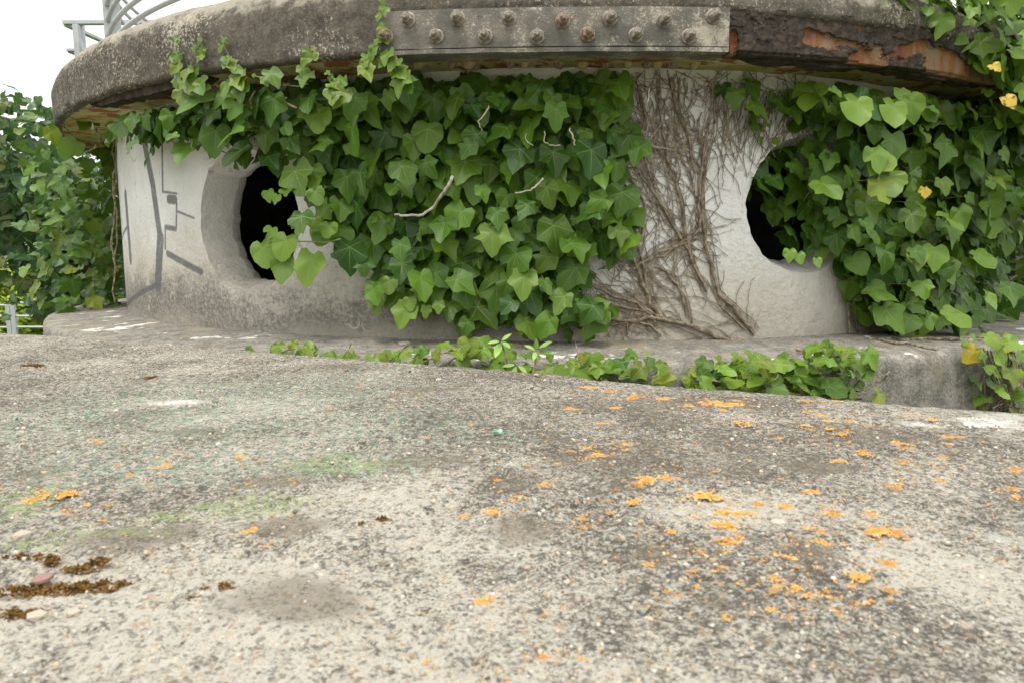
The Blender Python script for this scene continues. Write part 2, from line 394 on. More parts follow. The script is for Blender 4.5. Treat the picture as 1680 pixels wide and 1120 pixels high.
M = dict(
    slab=mat_slab(), wall=mat_wall(), soffit=mat_soffit(), rust=mat_rust(), plate=mat_plate(), galv=mat_galv(),
    cap=mat_conc('cap_concrete', (.068, .061, .050), (.160, .142, .115), (.46, .42, .34), amount=.50),
    ledge=mat_ledge(),
    core=mat_simple('dark_concrete', (.05, .048, .045), (.09, .085, .08)),
    bolt=mat_simple('weathered_bolt', (.15, .13, .11), (.34, .30, .25), 60, .75, .35),
    rustbolt=mat_simple('rusty_bolt', (.16, .09, .065), (.32, .26, .21), 70, .8, .3),
    cream=mat_simple('cream_drip', (.25, .2, .09), (.42, .36, .2), 40),
    edge=mat_simple('corroded_edge', (.03, .024, .02), (.085, .062, .045), 25, .9, .2, 0, 1, .02),
    stem=mat_simple('brown_stem', (.125, .096, .068), (.36, .295, .215), 60, .9, .2, 0, .6, .004),
    twig=mat_simple('pale_twig', (.27, .235, .2), (.46, .41, .36), 60, .9, .2),
    petiole=mat_simple('green_petiole', (.13, .18, .04), (.24, .25, .08), 30, .6),
    bark=mat_simple('bark', (.06, .045, .03), (.13, .10, .07), 20, .9, .2, 0, 1, .02),
    lichen=mat_simple('orange_lichen', (.50, .20, .025), (.74, .36, .06), 260, .95, .1, 0, .8, .003),
    white_lichen=mat_simple('white_lichen', (.48, .455, .40), (.64, .61, .55), 90, .95, .1, 0, .8, .003),
    moss=mat_simple('brown_moss', (.055, .032, .012), (.23, .13, .04), 320, .95, .1),
    pebble=None, stud=mat_simple('rusted_stud', (.20, .12, .10), (.27, .17, .145), 60, .8, .3),
    chip=mat_simple('green_paint_chip', (.20, .46, .31), (.30, .56, .40), 40, .6),
    grass=mat_simple('grass', (.05, .075, .02), (.12, .15, .035), 3, .95, .1),
    hedge=mat_simple('hedge_leaf', (.17, .26, .03), (.34, .40, .05), 2.5, .8, .2),
    hedge2=mat_simple('olive_shrub_leaf', (.12, .12, .045), (.22, .19, .08), 2.5, .8, .2),
    leaf=mat_leaf('ivy_leaf', False), leafm=mat_leaf('ivy_leaf_mass', True),
    yleaf=mat_leaf('yellow_ivy_leaf', False, (.030, .090, .010), (.165, .285, .024)), yleafm=mat_leaf('yellow_ivy_leaf_mass', True, (.030, .090, .010), (.165, .285, .024)),
    bleaf=mat_leaf('bush_leaf', False, (.022, .062, .022), (.07, .15, .05)), bleafm=mat_leaf('bush_leaf_mass', True, (.022, .062, .022), (.07, .15, .05)),
    litter=mat_simple('dry_leaf', (.14, .07, .035), (.3, .17, .08), 20, .8),
    sap=mat_simple('sapling_leaf', (.17, .30, .06), (.26, .40, .10), 12, .5, .3),
)
n = NT('orange_lichen_crust'); n.principled(n.attr('pcol', 'Color'), .95, n.bump(n.noise(500, 3), .6, .002), .1); M['lichen'] = n.m
n = NT('aggregate'); n.principled(n.attr('pcol', 'Color'), .85, n.bump(n.noise(200, 3), .4, .002), .25); M['pebble'] = n.m

# ------------------------------------------------------------------ ground
me = mesh_np('ground', [(-900, -900, 0), (900, -900, 0), (900, 900, 0), (-900, 900, 0)], [(0, 1, 2, 3)])
tag(obj('ground', me, M['grass']), kind='structure')

# ------------------------------------------------------------------ bunker turret
turret = tag(empty('bunker_turret', (CX, CY, 0)), 'round concrete bunker turret with thick domed cap and round openings', 'bunker')
def local(P): P = np.array(P, float); P[:, 0] -= CX; P[:, 1] -= CY; return P
THF = np.concatenate([np.arange(-100, 100, .3), np.arange(100, 260, 4.0)])*PI/180
P1, P2 = on_cyl(632, 60, RC), on_cyl(1187, 57, RC)
TP0, TP1 = th_of(P1), th_of(P2)                       # angular range of the bolted plate
TR1 = th_of(on_cyl(1652, 120, RC))                    # end of the rusted band
ZSEAM = on_cyl(910, 14, RC).z
def lathe(prof, TH, disp=None):
    prof = np.array(prof, float); nr, nc = len(prof), len(TH)
    r = np.repeat(prof[:, 0], nc); z = np.repeat(prof[:, 1], nc); t = np.tile(TH, nr)
    if disp is not None: r, z = disp(r, z, t)
    return np.stack([r*np.sin(t), -r*np.cos(t), z], 1), grid_faces(nr, nc, True)
# cap rim and dome
prof = [(RC - .03, ZC)] + [(RC - .004, ZC + .002)] + [(RC, ZC + .012 + k*.009) for k in range(13)]
z0 = prof[-1][1]
for k in range(1, 15):
    a = k/14*PI/2; prof.append((RC - .19*(1 - math.cos(a)), z0 + .130*math.sin(a)))
zt = prof[-1][1]
for k in range(1, 26): prof.append((RC - .19 - (RC - .19)*k/25*.999, zt + .05*math.sin(k/25*PI/2)))
def cap_disp(r, z, t):
    P = np.stack([r*np.sin(t), -r*np.cos(t), z], 1)
    d = .006*fbm(P, 7, 3, 4) + .0035*fbm(P, 40, 9, 3)
    chip = sstep(.25, .5, fbm(P, 9, 31, 3))*sstep(ZC + .035, ZC + .0, z); d = d - .02*chip
    band = sstep(TP1 - .005, TP1 + .005, t)*sstep(TR1 + .03, TR1, t)
    zs = ZSEAM + .006*fbm(P, 6, 77, 3)
    d = d - band*.028*sstep(zs + .004, zs - .004, z)          # the concrete facing has fallen off the steel here
    seam = np.exp(-((z - zs)/.004)**2)*(t > TP0)*(t < TP1); d = d - .006*seam
    rim = sstep(RC - .3, RC - .1, r)
    return r + d*rim, z + .012*fbm(P, 1.5, 5, 3)*sstep(ZC + .15, ZC + .3, z) + .004*fbm(P, 25, 8, 3)*sstep(ZC + .1, ZC + .2, z)
V, F = lathe(prof, THF, cap_disp)
obj('cap', mesh_np('cap', V, F), M['cap'], turret)
# soffit under the cap
sp = [(r, ZC + .004 + .01*(RC - .02 - r)/.3) for r in np.linspace(RC - .02, RD - .22, 16)]
V, F = lathe(sp, THF, lambda r, z, t: (r, z + .007*fbm(np.stack([r*np.sin(t), r*np.cos(t), z], 1), 9, 4, 4)*sstep(RC - .021, RC - .06, r)))
obj('soffit', mesh_np('soffit', V, F[:, ::-1]), M['soffit'], turret)
# ledge round the foot
lp = [(RD - .1, ZL + .022)] + [(RD - .1 + (RL - RD + .07)*k/12, ZL + .022 - .022*k/12) for k in range(1, 13)]
lp += [(RL - .012, ZL - .004), (RL - .003, ZL - .014), (RL, ZL - .03)] + [(RL, ZL - .045 - k*.04) for k in range(10)] + [(RL, .0)]
def ledge_disp(r, z, t):
    P = np.stack([r*np.sin(t), -r*np.cos(t), z], 1)
    d = .006*fbm(P, 6, 21, 4) + .002*fbm(P, 40, 23, 3)
    d = d - .007*np.exp(-((z - (ZL - .06))/.006)**2) - .012*sstep(.3, .55, fbm(P, 7, 25, 3))*np.exp(-((z - ZL)/.02)**2)
    return r + d*(r > RL - .05), z + (.006*fbm(P, 5, 41, 3) + .002*fbm(P, 40, 44, 3))*(z > ZL - .02)
V, F = lathe(lp, THF, ledge_disp)
led = obj('base_ledge', mesh_np('base_ledge', V, F[:, ::-1]), M['ledge'], turret)
# drum wall with two funnel openings, cut with jagged cutters
bm = bmesh.new()
nseg = 360
rings = []
for (r, z) in ((RD, ZL - .06), (RD, ZC + .03), (RD - .16, ZC + .03), (RD - .16, ZL - .06)):
    rings.append([bm.verts.new((r*math.sin(2*PI*k/nseg), -r*math.cos(2*PI*k/nseg), z)) for k in range(nseg)])
for a in range(4):
    for k in range(nseg):
        bm.faces.new((rings[a][k], rings[a][(k + 1) % nseg], rings[(a + 1) % 4][(k + 1) % nseg], rings[(a + 1) % 4][k]))
bmesh.ops.recalc_face_normals(bm, faces=bm.faces)
wme = bpy.data.meshes.new('wall'); bm.to_mesh(wme); bm.free()
HOLES = []
def cutter(px, py, ro, ri, depth, seed):
    th, z = wall_uv(px, py); HOLES.append((th, z, ro))
    nrm = Vector((math.sin(th), -math.cos(th), 0)); tan = Vector((math.cos(th), math.sin(th), 0)); up = Vector((0, 0, 1))
    bm = bmesh.new(); rs = []; K = 72
    c = Vector((RD*nrm.x, RD*nrm.y, z)); rr = random.Random(seed)
    ph = [rr.uniform(0, 6.28) for _ in range(6)]
    def jag(a, amp): return amp*(math.sin(3*a + ph[0]) + .7*math.sin(7*a + ph[1]) + .6*math.sin(13*a + ph[2]) + .7*math.sin(23*a + ph[3]) + .5*math.sin(31*a + ph[4]))
    prof = [(.10, ro*1.0 + (ro - ri)*.10/depth, .002), (0.0, ro, .0025), (-depth*.55, ri + (ro - ri)*.40, .002), (-depth, ri, .0045), (-depth - .01, ri, .0045), (-.30, ri*1.3, .004)]
    for d, r, amp in prof:
        rs.append([bm.verts.new(c + nrm*d + (tan*math.cos(2*PI*k/K) + up*math.sin(2*PI*k/K))*(r + jag(2*PI*k/K, amp))) for k in range(K)])
    for a in range(len(rs) - 1):
        for k in range(K): bm.faces.new((rs[a][k], rs[a][(k + 1) % K], rs[a + 1][(k + 1) % K], rs[a + 1][k]))
    bm.faces.new(rs[0][::-1]); bm.faces.new(rs[-1])
    bmesh.ops.recalc_face_normals(bm, faces=bm.faces)
    me = bpy.data.meshes.new('cut'); bm.to_mesh(me); bm.free()
    return bpy.data.objects.new('cut', me)
wall = obj('wall', wme, M['wall'], turret)
cuts = [cutter(401, 362, .246, .212, .12, 3), cutter(1322, 337, .218, .180, .12, 5)]
for c in cuts:
    COL.objects.link(c); c.location = (CX, CY, 0)
    md = wall.modifiers.new('cut', 'BOOLEAN'); md.object = c; md.operation = 'DIFFERENCE'; md.solver = 'EXACT'
bpy.context.view_layer.update()
dg = bpy.context.evaluated_depsgraph_get()
newme = bpy.data.meshes.new_from_object(wall.evaluated_get(dg))
wall.modifiers.clear(); wall.data = newme; newme.name = 'wall'
newme.polygons.foreach_set('use_smooth', [True]*len(newme.polygons)); newme.set_sharp_from_angle(angle=R_(28))
newme.materials.clear(); newme.materials.append(M['wall'])
for c in cuts: bpy.data.objects.remove(c)
# bolted cover plate
plate = empty('cover_plate', (0, 0, 0)); plate.parent = turret
def plate_R(t):
    s = (t - (TP0 + TP1)/2)/((TP1 - TP0)/2); return RC + .014 + .020*s*s
ZP0, ZP1 = ZC + .002, ZSEAM - .001
tt = np.linspace(TP0, TP1, 120); zz = np.linspace(ZP0, ZP1, 20)
T, Zg = np.meshgrid(tt, zz); t = T.ravel(); z = Zg.ravel()
P = np.stack([t*RC, z*0, z], 1); r = np.array([plate_R(q) for q in t]) + .0025*fbm(P, 14, 61, 4) + .0012*fbm(P, 70, 62, 2)
def shell(r, t, z, nr, nc, back):
    """front grid closed to a plate with thickness"""
    rb = np.full_like(r, 0) + back; Vf = np.stack([r*np.sin(t), -r*np.cos(t), z], 1); Vb = np.stack([rb*np.sin(t), -rb*np.cos(t), z], 1)
    F = grid_faces(nr, nc); N = nr*nc; Fs = [F, F[:, ::-1] + N]
    edge = list(range(nc)) + [i*nc + nc - 1 for i in range(1, nr)] + [(nr - 1)*nc + j for j in range(nc - 2, -1, -1)] + [i*nc for i in range(nr - 2, 0, -1)]
    e = np.array(edge); e2 = np.roll(e, -1); Fs.append(np.stack([e2, e, e + N, e2 + N], 1))
    return np.concatenate([Vf, Vb]), np.concatenate(Fs)
V, F = shell(r, t, z, 20, 120, RC - .03)
me = mesh_np('plate_face', V, F); me.set_sharp_from_angle(angle=R_(50))
obj('plate_face', me, M['plate'], plate)
tt = np.linspace(TP0 - .003, TP1, 90); zz = np.linspace(ZC - .012, ZC - .001, 5); T, Zg = np.meshgrid(tt, zz); t = T.ravel(); z = Zg.ravel()
P = np.stack([t*RC, z*0, z], 1); r = np.array([plate_R(q) for q in t]) + .001 + .002*fbm(P, 20, 63, 3)
V, F = shell(r, t, z + .0015*fbm(P, 12, 64, 2), 5, 90, RC - .05)
me = mesh_np('bottom_flange', V, F); me.set_sharp_from_angle(angle=R_(50)); obj('bottom_flange', me, M['plate'], plate)
BOLTS = [(672,35),(751,31),(835,30),(923,34),(1001,30),(1088,34),(1167,30),(637,63),(717,61),(796,60),(881,60),(964,56),(1043,58),(1128,62)]
def bolt_mesh(seed):
    rr = random.Random(seed); mb = MB()
    mb.tube([(0, 0, -.01), (0, 0, .003), (0, 0, .006)], [.0195, .0195, .016], 18)
    s = rr.uniform(.0145, .0165); tw = rr.uniform(0, 1)
    hexa = lambda z, r: [(r*math.cos(tw + k*PI/3), r*math.sin(tw + k*PI/3), z) for k in range(6)]
    mb.add(hexa(.005, s*1.06) + hexa(.021, s*1.03) + hexa(.026, s*.84), [(5,4,3,2,1,0)] + [(k, (k+1) % 6, 6 + (k+1) % 6, 6 + k) for k in range(6)] + [(6 + k, 6 + (k+1) % 6, 12 + (k+1) % 6, 12 + k) for k in range(6)] + [(12,13,14,15,16,17)])
    mb.tube([(0, 0, .02), (0, 0, .034), (.001, 0, .040)], [.0088, .0084, .0045], 12)
    me = bpy.data.meshes.new('bolt'); me.from_pydata([(x + rr.gauss(0, .0006), y + rr.gauss(0, .0006), z + rr.gauss(0, .0005)) for x, y, z in mb.V], [], mb.F); me.update()
    me.polygons.foreach_set('use_smooth', [True]*len(me.polygons)); me.set_sharp_from_angle(angle=R_(38)); me.materials.append(M['bolt'] if seed % 4 else M['rustbolt'])
    return me
for i, (px, py) in enumerate(BOLTS):
    p = on_cyl(px, py, RC + .02); th = th_of(p); o = obj('bolt', bolt_mesh(i + 1), None, plate)
    r = plate_R(th); o.location = (r*math.sin(th), -r*math.cos(th), p.z)
    o.rotation_euler = Vector((math.sin(th), -math.cos(th), 0)).to_track_quat('Z', 'Y').to_euler()
# rusted steel band where the facing is gone
nu, nz = 420, 72
tt = np.linspace(TP1 + .001, TR1, nu); zz = np.linspace(ZC - .002, ZSEAM + .014, nz); T, Zg = np.meshgrid(tt, zz); t = T.ravel(); z = Zg.ravel()
P = np.stack([t*RC*.9, z*0 + 2.2, z*1.5], 1)
f1 = fbm(P, 4.2, 101, 5, .55); f2 = fbm(P, 9, 131, 5, .6); f3 = fbm(P, 5.5, 171, 5, .55)
zr = (z - ZC)/(ZSEAM - ZC)
pos = (t - TP1)/(TR1 - TP1)
def gb(px, w, zc_, zw):
    c = th_of(on_cyl(px, 90, RC)); q = abs(th_of(on_cyl(px + w, 90, RC)) - c); return np.exp(-((t - c)/q)**2 - ((zr - zc_)/zw)**2)
bare_bias = .80*gb(1338, 34, .40, .32) + .55*gb(1268, 22, .66, .2) - .7*gb(1275, 24, .42, .2) + .9*gb(1545, 48, .30, .36) + .5*gb(1500, 30, .5, .2) - .6*gb(1512, 14, .35, .2) + .6*gb(1420, 30, .05, .16) + .6*gb(1205, 8, .3, .4)
f4 = fbm(P, 11, 191, 5, .6)
lay = sstep(-.03, .03, f1*1.2 + f4*1.2 + .40 - 1.45*bare_bias)
lay2 = sstep(-.02, .015, f2 - .04)*lay; lay3 = sstep(-.015, .015, f3 - .12)*lay
r = RC - .018 + .010*lay + .0042*lay2 + .004*lay3 + .0016*fbm(P, 40, 141, 3) + .003*fbm(P, 3, 151, 2)
r -= .008*sstep(.06, .0, zr)*(fbm(P, 12, 161, 2) > 0)
V, F = shell(r, t, z, nz, nu, RC - .05)
me = mesh_np('rusted_band', V, F); fattr(me, 'layer', np.concatenate([lay, lay])); obj('rusted_band', me, M['rust'], turret)
# broken dark steel angle along the lower left edge, and corroded strip below the band
def ragged(name, t0, t1, r0, r1, zb, zt, seed, mat):
    tt = np.linspace(t0, t1, 150); mb = MB(); V = []
    for i, q in enumerate(tt):
        nn = fbm(np.array([[q*RC, seed, 0.]]), 7, seed, 4)[0]; n2 = fbm(np.array([[q*RC, seed + 9, 0.]]), 16, seed, 3)[0]
        e = min(1, (i/12), (149 - i)/12)
        a, b = r0 + .012*nn, r1 + .012*n2
        zz0, zz1 = zt - (zt - zb)*e*(.75 + .5*nn), zt
        for (r, z) in ((a, zz0), (b, zz0 + .004*n2), (b, zz1), (a, zz1)): V.append((r*math.sin(q), -r*math.cos(q), z))
    F = [(i*4 + k, (i + 1)*4 + k, (i + 1)*4 + (k + 1) % 4, i*4 + (k + 1) % 4) for i in range(149) for k in range(4)]
    mb.add(V, F); mb.build(name, mat, turret)
ragged('corroded_edge', th_of(on_cyl(130, 185, RC)), th_of(on_cyl(330, 137, RC)), RC - .03, RC - .075, ZC - .026, ZC + .008, 5, M['edge'])
ragged('corroded_edge', TP1 + .01, TR1, RC - .04, RC - .085, ZC - .015, ZC + .008, 8, M['edge'])
for i, px in enumerate((688, 742, 770, 838, 862, 918, 956, 994, 1030, 1062, 1078, 1102, 1140)):
    p = at_z(px, 112, ZC - .004); rr = random.Random(i); mb = MB(); s = rr.uniform(.006, .011)
    mb.tube([(0, 0, .012), (0, 0, .0), (.002, 0, -s*.45), (.002, .001, -s*rr.uniform(.6, .9))], [s*2.2, s*1.7, s*1.1, s*.3], 10)
    o = mb.build('soffit_bolt', [M['cream'], M['rustbolt']][i % 2], turret); o.location = (p.x - CX, p.y - CY, ZC)

# ------------------------------------------------------------------ guard rail on the cap
rail = tag(empty('guard_rail', (CX, CY, ZC)), 'curved galvanised pipe guard rail standing on the bunker cap', 'railing')
RR = 2.345
zr0 = on_cyl(172, 70, RR).z; zr1 = on_cyl(172, 46, RR).z
dz = zr1 - zr0
for k in range(-1, 7):
    mb = MB(); mb.tube([(RR*math.sin(a), -RR*math.cos(a), 0) for a in np.linspace(0, 2*PI, 200, endpoint=False)], .0098, 8, closed=True)
    o = mb.build('pipe', M['galv'], rail); o.location.z = zr0 + dz*k - ZC
def post_at(th, w=.068, foot=False):
    mb = MB(); Mx = Matrix.Rotation(th, 3, 'Z'); h = dz*7.6
    zb = zr0 - dz*1.9 - ZC
    mb.box((RR*math.sin(th)*.993, -RR*math.cos(th)*.993, zb + h/2), (w, .012, h), Matrix.Rotation(th + PI/2, 3, 'Z'))
    o = mb.build('post', M['galv'], rail, bevel=.002)
tha = R_(-58)
for th in (tha, -tha): post_at(th)
for th in (R_(-118), R_(-152), R_(152), R_(118), R_(180)): post_at(th)
thn = th_of(on_cyl(386, 5, RR)); post_at(thn)
mb = MB(); q = th_of(on_cyl(418, 6, RR))
mb.box((RR*math.sin(q)*.985, -RR*math.cos(q)*.985, on_cyl(418, 8, RR).z - ZC), (.16, .07, .012), Matrix.Rotation(q, 3, 'Z')); mb.build('foot_plate', M['galv'], rail, bevel=.002)

# railing of a platform farther behind on the left
pr = tag(empty('platform_railing', at_y(125, 60, 7.0)), 'small corner of grey flat-bar railing behind the bunker cap at left', 'railing')
base = at_y(125, 60, 7.0)
def prl(name, a, b, w, h):
    d = (b - a); mb = MB(); Mx = d.to_track_quat('X', 'Z').to_matrix(); mb.box((a + b)/2 - base, (d.length, w, h), Mx); mb.build(name, M['galv'], pr, bevel=.002)
K0 = at_y(105, 38, 7.2); K1 = at_z(420, 36, K0.z); K2 = at_z(200, 82, K0.z)
prl('top_rail', K0, K1, .06, .035); prl('top_rail', K0 + Vector((.02, 0, -.018)), K2, .06, .03)
m0 = at_y(111, 83, 7.2); m1 = at_z(420, 79, m0.z); m2 = at_z(170, 107, m0.z)
prl('lower_rail', m0, m1, .05, .025); prl('lower_rail', m0 + Vector((.02, 0, -.01)), m2, .05, .025)
for px, y in ((125.0, 7.05), (132.5, 7.25)):
    a = at_y(px, 41, y); prl('post', a, a - Vector((0, 0, .9)), .05, .05)

# ------------------------------------------------------------------ foreground slab
slab = tag(empty('concrete_slab', (0, .8, ZS)), 'weathered pale concrete slab in the foreground speckled with orange lichen', 'slab')
SL0 = Vector((0, .8, ZS))
CREST = [(-120, 541), (0, 545), (110, 550), (210, 561), (340, 570), (470, 579), (590, 588), (720, 600), (860, 612), (1000, 624), (1200, 641), (1410, 658), (1560, 668), (1680, 676), (1800, 684)]
cw = [at_z(x, y, ZS) for x, y in CREST]
cxs = np.array([p.x for p in cw]); cys = np.array([p.y for p in cw])
sl0 = (cys[1] - cys[0])/(cxs[1] - cxs[0]); sl1 = (cys[-1] - cys[-3])/(cxs[-1] - cxs[-3])
def crest_y(x):
    x = np.asarray(x, float); y = np.interp(x, cxs, cys)
    y = np.where(x < cxs[0], cys[0] + (x - cxs[0])*sl0, y); return np.where(x > cxs[-1], cys[-1] + (x - cxs[-1])*sl1, y)
xs = np.concatenate([np.arange(-4, -2.1, .06), np.arange(-2.1, -1.2, .007), np.arange(-1.2, 1.0, .0042), np.arange(1.0, 1.3, .01), np.arange(1.3, 4, .06)])
vv = np.concatenate([np.arange(.012, 1.75, .0042), np.arange(1.76, 2.1, .012), np.arange(2.1, 5, .08)])
edge = [(-.028, -1.6), (-.028, -.4), (-.028, -.1), (-.027, -.04), (-.022, -.016), (-.012, -.005), (0, -.001)]
ev = np.array([e[0] for e in edge]); ez = np.array([e[1] for e in edge])
vrow = np.concatenate([ev, vv]); zrow = np.concatenate([ez, np.zeros(len(vv))])
X, Vv = np.meshgrid(xs, vrow); Zr = np.repeat(zrow[:, None], len(xs), 1)
Xf = X.ravel(); CYf = crest_y(Xf)
Yf = CYf - Vv.ravel(); Zf = Zr.ravel()
P = np.stack([Xf, Yf, Zf*0], 1)
Yf = Yf + (.012*fbm(P*[1, 0, 0], 9, 205, 3) + .007*fbm(P*[1, 0, 0] + [0, 0, 1], 45, 206, 3))*sstep(.2, .0, Vv.ravel())
def to_px(P):
    c, s_ = math.cos(PITCH), math.sin(PITCH); x, y, z = P[:, 0], P[:, 1], ZS - CAMZ
    yy = np.maximum(c*y - s_*z, .05); zz = s_*y + c*z; return 840 + FPX*x/yy, 560 - FPX*zz/yy
PX, PY = to_px(P)                                 # only to lay out the stain shapes seen on the slab
nz1 = fbm(P, 2.2, 301, 5); nz2 = fbm(P, 9, 311, 5, .6); nz3 = fbm(P, 30, 321, 4, .6)
def ell(lst, soft=.5, rag=.45):
    m = np.zeros(len(P))
    for (cx_, cy_, a, b) in lst:
        c0 = at_z(cx_, cy_, ZS); wx = abs(at_z(cx_ + a, cy_, ZS).x - c0.x); wy = abs(at_z(cx_, cy_ - b, ZS).y - at_z(cx_, cy_ + b, ZS).y)/2
        d = np.sqrt(((P[:, 0] - c0.x)/wx)**2 + ((P[:, 1] - c0.y)/wy)**2) + rag*nz2 + .25*nz3
        m = np.maximum(m, sstep(1 + soft*.5, 1 - soft*.5, d))
    return m
brown = ell([(480,870,62,17),(495,985,85,32),(1085,905,90,18),(205,878,66,16),(275,872,44,14),(1180,985,60,30),(860,862,70,24),(330,706,55,6),(55,772,46,9),(1345,768,70,9),(700,755,60,8),(430,790,60,8),(1000,760,60,8),(1330,905,60,20),(560,600,60,4),(700,640,60,4)], .9, 1.1)
brown = np.maximum(brown*.9, .55*sstep(.30, .55, nz1 + .4*nz2))
green = ell([(400,645,300,42),(300,690,260,34),(240,760,260,34),(660,700,140,28),(560,760,110,26),(830,718,60,9),(60,690,120,40)], 1.0, .6)*.62
lime = ell([(400,826,100,15),(360,838,120,10),(560,762,70,18),(55,888,46,8),(160,866,90,8),(30,820,70,30)], 1.1, .7)*.7
white = ell([(1625,692,52,9),(1650,680,40,5),(1512,697,34,5),(290,655,42,5),(1640,872,18,9),(30,874,20,6)], .6, .6)
light = ell([(330,1010,420,110),(700,860,220,60),(650,1000,260,90),(1180,840,160,30),(1530,930,140,50),(900,1110,300,60)], 1.6, .7)
dark = np.clip(.50 - .70*light + .42*nz1 + .62*nz2, -.3, 1.2)
Zf = Zf + np.where(Vv.ravel() >= 0, .008*nz1 + .004*fbm(P, 6, 331, 3) + .0022*nz3 + .0016*fbm(P, 80, 341, 2), 0)
pit = sstep(.33, .5, fbm(P, 22, 351, 3)); Zf = Zf - .004*pit*(Vv.ravel() > .02)
# broken hollow with a rusted stud at the lower left
hol = ell([(55,950,120,34),(150,912,60,14)], 1.2, .8); Zf = Zf - .006*hol*(.6 + .8*np.clip(fbm(P, 18, 361, 3), -1, 1))
V = np.stack([Xf, Yf - .8, Zf], 1)
me = mesh_np('surface', V, grid_faces(len(vrow), len(xs))[:, ::-1])
for nm, a in (('dark', dark), ('brown', brown), ('green', green), ('lime', lime), ('white', white)): fattr(me, nm, a)
obj('surface', me, M['slab'], slab)
gx, gy = np.meshgrid(np.arange(-2.4, 1.8, .008), np.arange(.15, 2.5, .008)); GQ = np.stack([gx.ravel(), gy.ravel(), 0*gx.ravel()], 1)
GZ = (.008*fbm(GQ, 2.2, 301, 5) + .004*fbm(GQ, 6, 331, 3) + .0022*fbm(GQ, 30, 321, 4, .6)).reshape(gx.shape)
def slab_z(x, y):
    i = min(max(int((y - .15)/.008 + .5), 0), GZ.shape[0] - 1); j = min(max(int((x + 2.4)/.008 + .5), 0), GZ.shape[1] - 1); return ZS + float(GZ[i, j])
# aggregate grains standing out of the worn surface
def pebble_mass(N, seed):
    r = np.random.default_rng(seed); ico = [(0,0,1),(.9,0,.45),(.28,.85,.45),(-.72,.53,.45),(-.72,-.53,.45),(.28,-.85,.45),(.72,.53,-.45),(-.28,.85,-.45),(-.9,0,-.45),(-.28,-.85,-.45),(.72,-.53,-.45)]
    f = [(0,1,2),(0,2,3),(0,3,4),(0,4,5),(0,5,1),(1,6,2),(2,7,3),(3,8,4),(4,9,5),(5,10,1),(2,6,7),(3,7,8),(4,8,9),(5,9,10),(1,10,6)]
    ico = np.array(ico); f = np.array(f); Vs = []; Fs = []; Cs = []
    t = r.uniform(0, 1, N); y = .33*(1.9/.33)**t; x = (r.uniform(-1, 1, N))*y*.82
    ok = y < crest_y(x) - .02; x, y = x[ok], y[ok]; Q = np.stack([x, y, 0*x], 1)
    z = .008*fbm(Q, 2.2, 301, 5) + .004*fbm(Q, 6, 331, 3) + .0022*fbm(Q, 30, 321, 4, .6)
    pal = np.array([(.48,.44,.36),(.55,.51,.43),(.44,.36,.26),(.48,.38,.26),(.27,.24,.21),(.13,.12,.10),(.5,.41,.31),(.42,.39,.34)])
    k = 0
    for i in range(len(x)):
        s = (.0005 + .0019*r.random()**4)*(.7 + .6*y[i]); a = r.uniform(0, 6.28); c, sn = math.cos(a), math.sin(a)
        v = ico*s*r.uniform(.65, 1.35, 3) + r.normal(0, s*.12, (11, 3)); v[:, 2] *= .7
        v = np.stack([v[:, 0]*c - v[:, 1]*sn, v[:, 0]*sn + v[:, 1]*c, v[:, 2]], 1) + [x[i], y[i] - .8, z[i] - s*.1]
        Vs.append(v); Fs.append(f + k*11); k += 1; Cs.append(np.repeat(pal[r.integers(0, 8)][None], 11, 0)*r.uniform(.8, 1.1))
    me = mesh_np('aggregate_grains', np.concatenate(Vs), np.concatenate(Fs)); cattr(me, 'pcol', np.concatenate(Cs)); return me
tag(obj('aggregate_grains', pebble_mass(6500, 5), M['pebble'], slab), kind='stuff')
# stones big enough to pick out
for (px, py, w) in ((95,841,22),(877,903,18),(35,874,26),(1270,769,9),(1275,860,26),(60,1005,28),(120,1000,20),(640,880,18),(865,925,14),(1120,680,10),(880,618,12),(625,621,12),(720,626,12),(1205,745,9),(1630,700,10),(1262,735,8),(700,833,20),(930,948,14),(390,900,14),(985,965,16)):
    p = at_z(px, py, ZS); s = w/FPX*p.length*.5*.7; s = w/FPX*(p - cam.location).length*.5; bm = bmesh.new(); bmesh.ops.create_icosphere(bm, subdivisions=1, radius=s)
    for v in bm.verts: v.co = Vector((v.co.x*random.uniform(.8, 1.1), v.co.y*random.uniform(.8, 1.2), v.co.z*random.uniform(.4, .65)))
    me = bpy.data.meshes.new('embedded_stone'); bm.to_mesh(me); bm.free(); me.polygons.foreach_set('use_smooth', [True]*len(me.polygons)); me.set_sharp_from_angle(angle=R_(35))
    c = random.choice([(.36,.31,.25),(.38,.34,.28),(.34,.25,.18),(.28,.26,.23)]); cattr(me, 'pcol', np.repeat(np.array(c)[None], len(me.vertices), 0))
    o = obj('embedded_stone', me, M['pebble'], slab); o.location = (p.x, p.y - .8, slab_z(p.x, p.y) - ZS + s*.08); o.rotation_euler.z = random.uniform(0, 6)
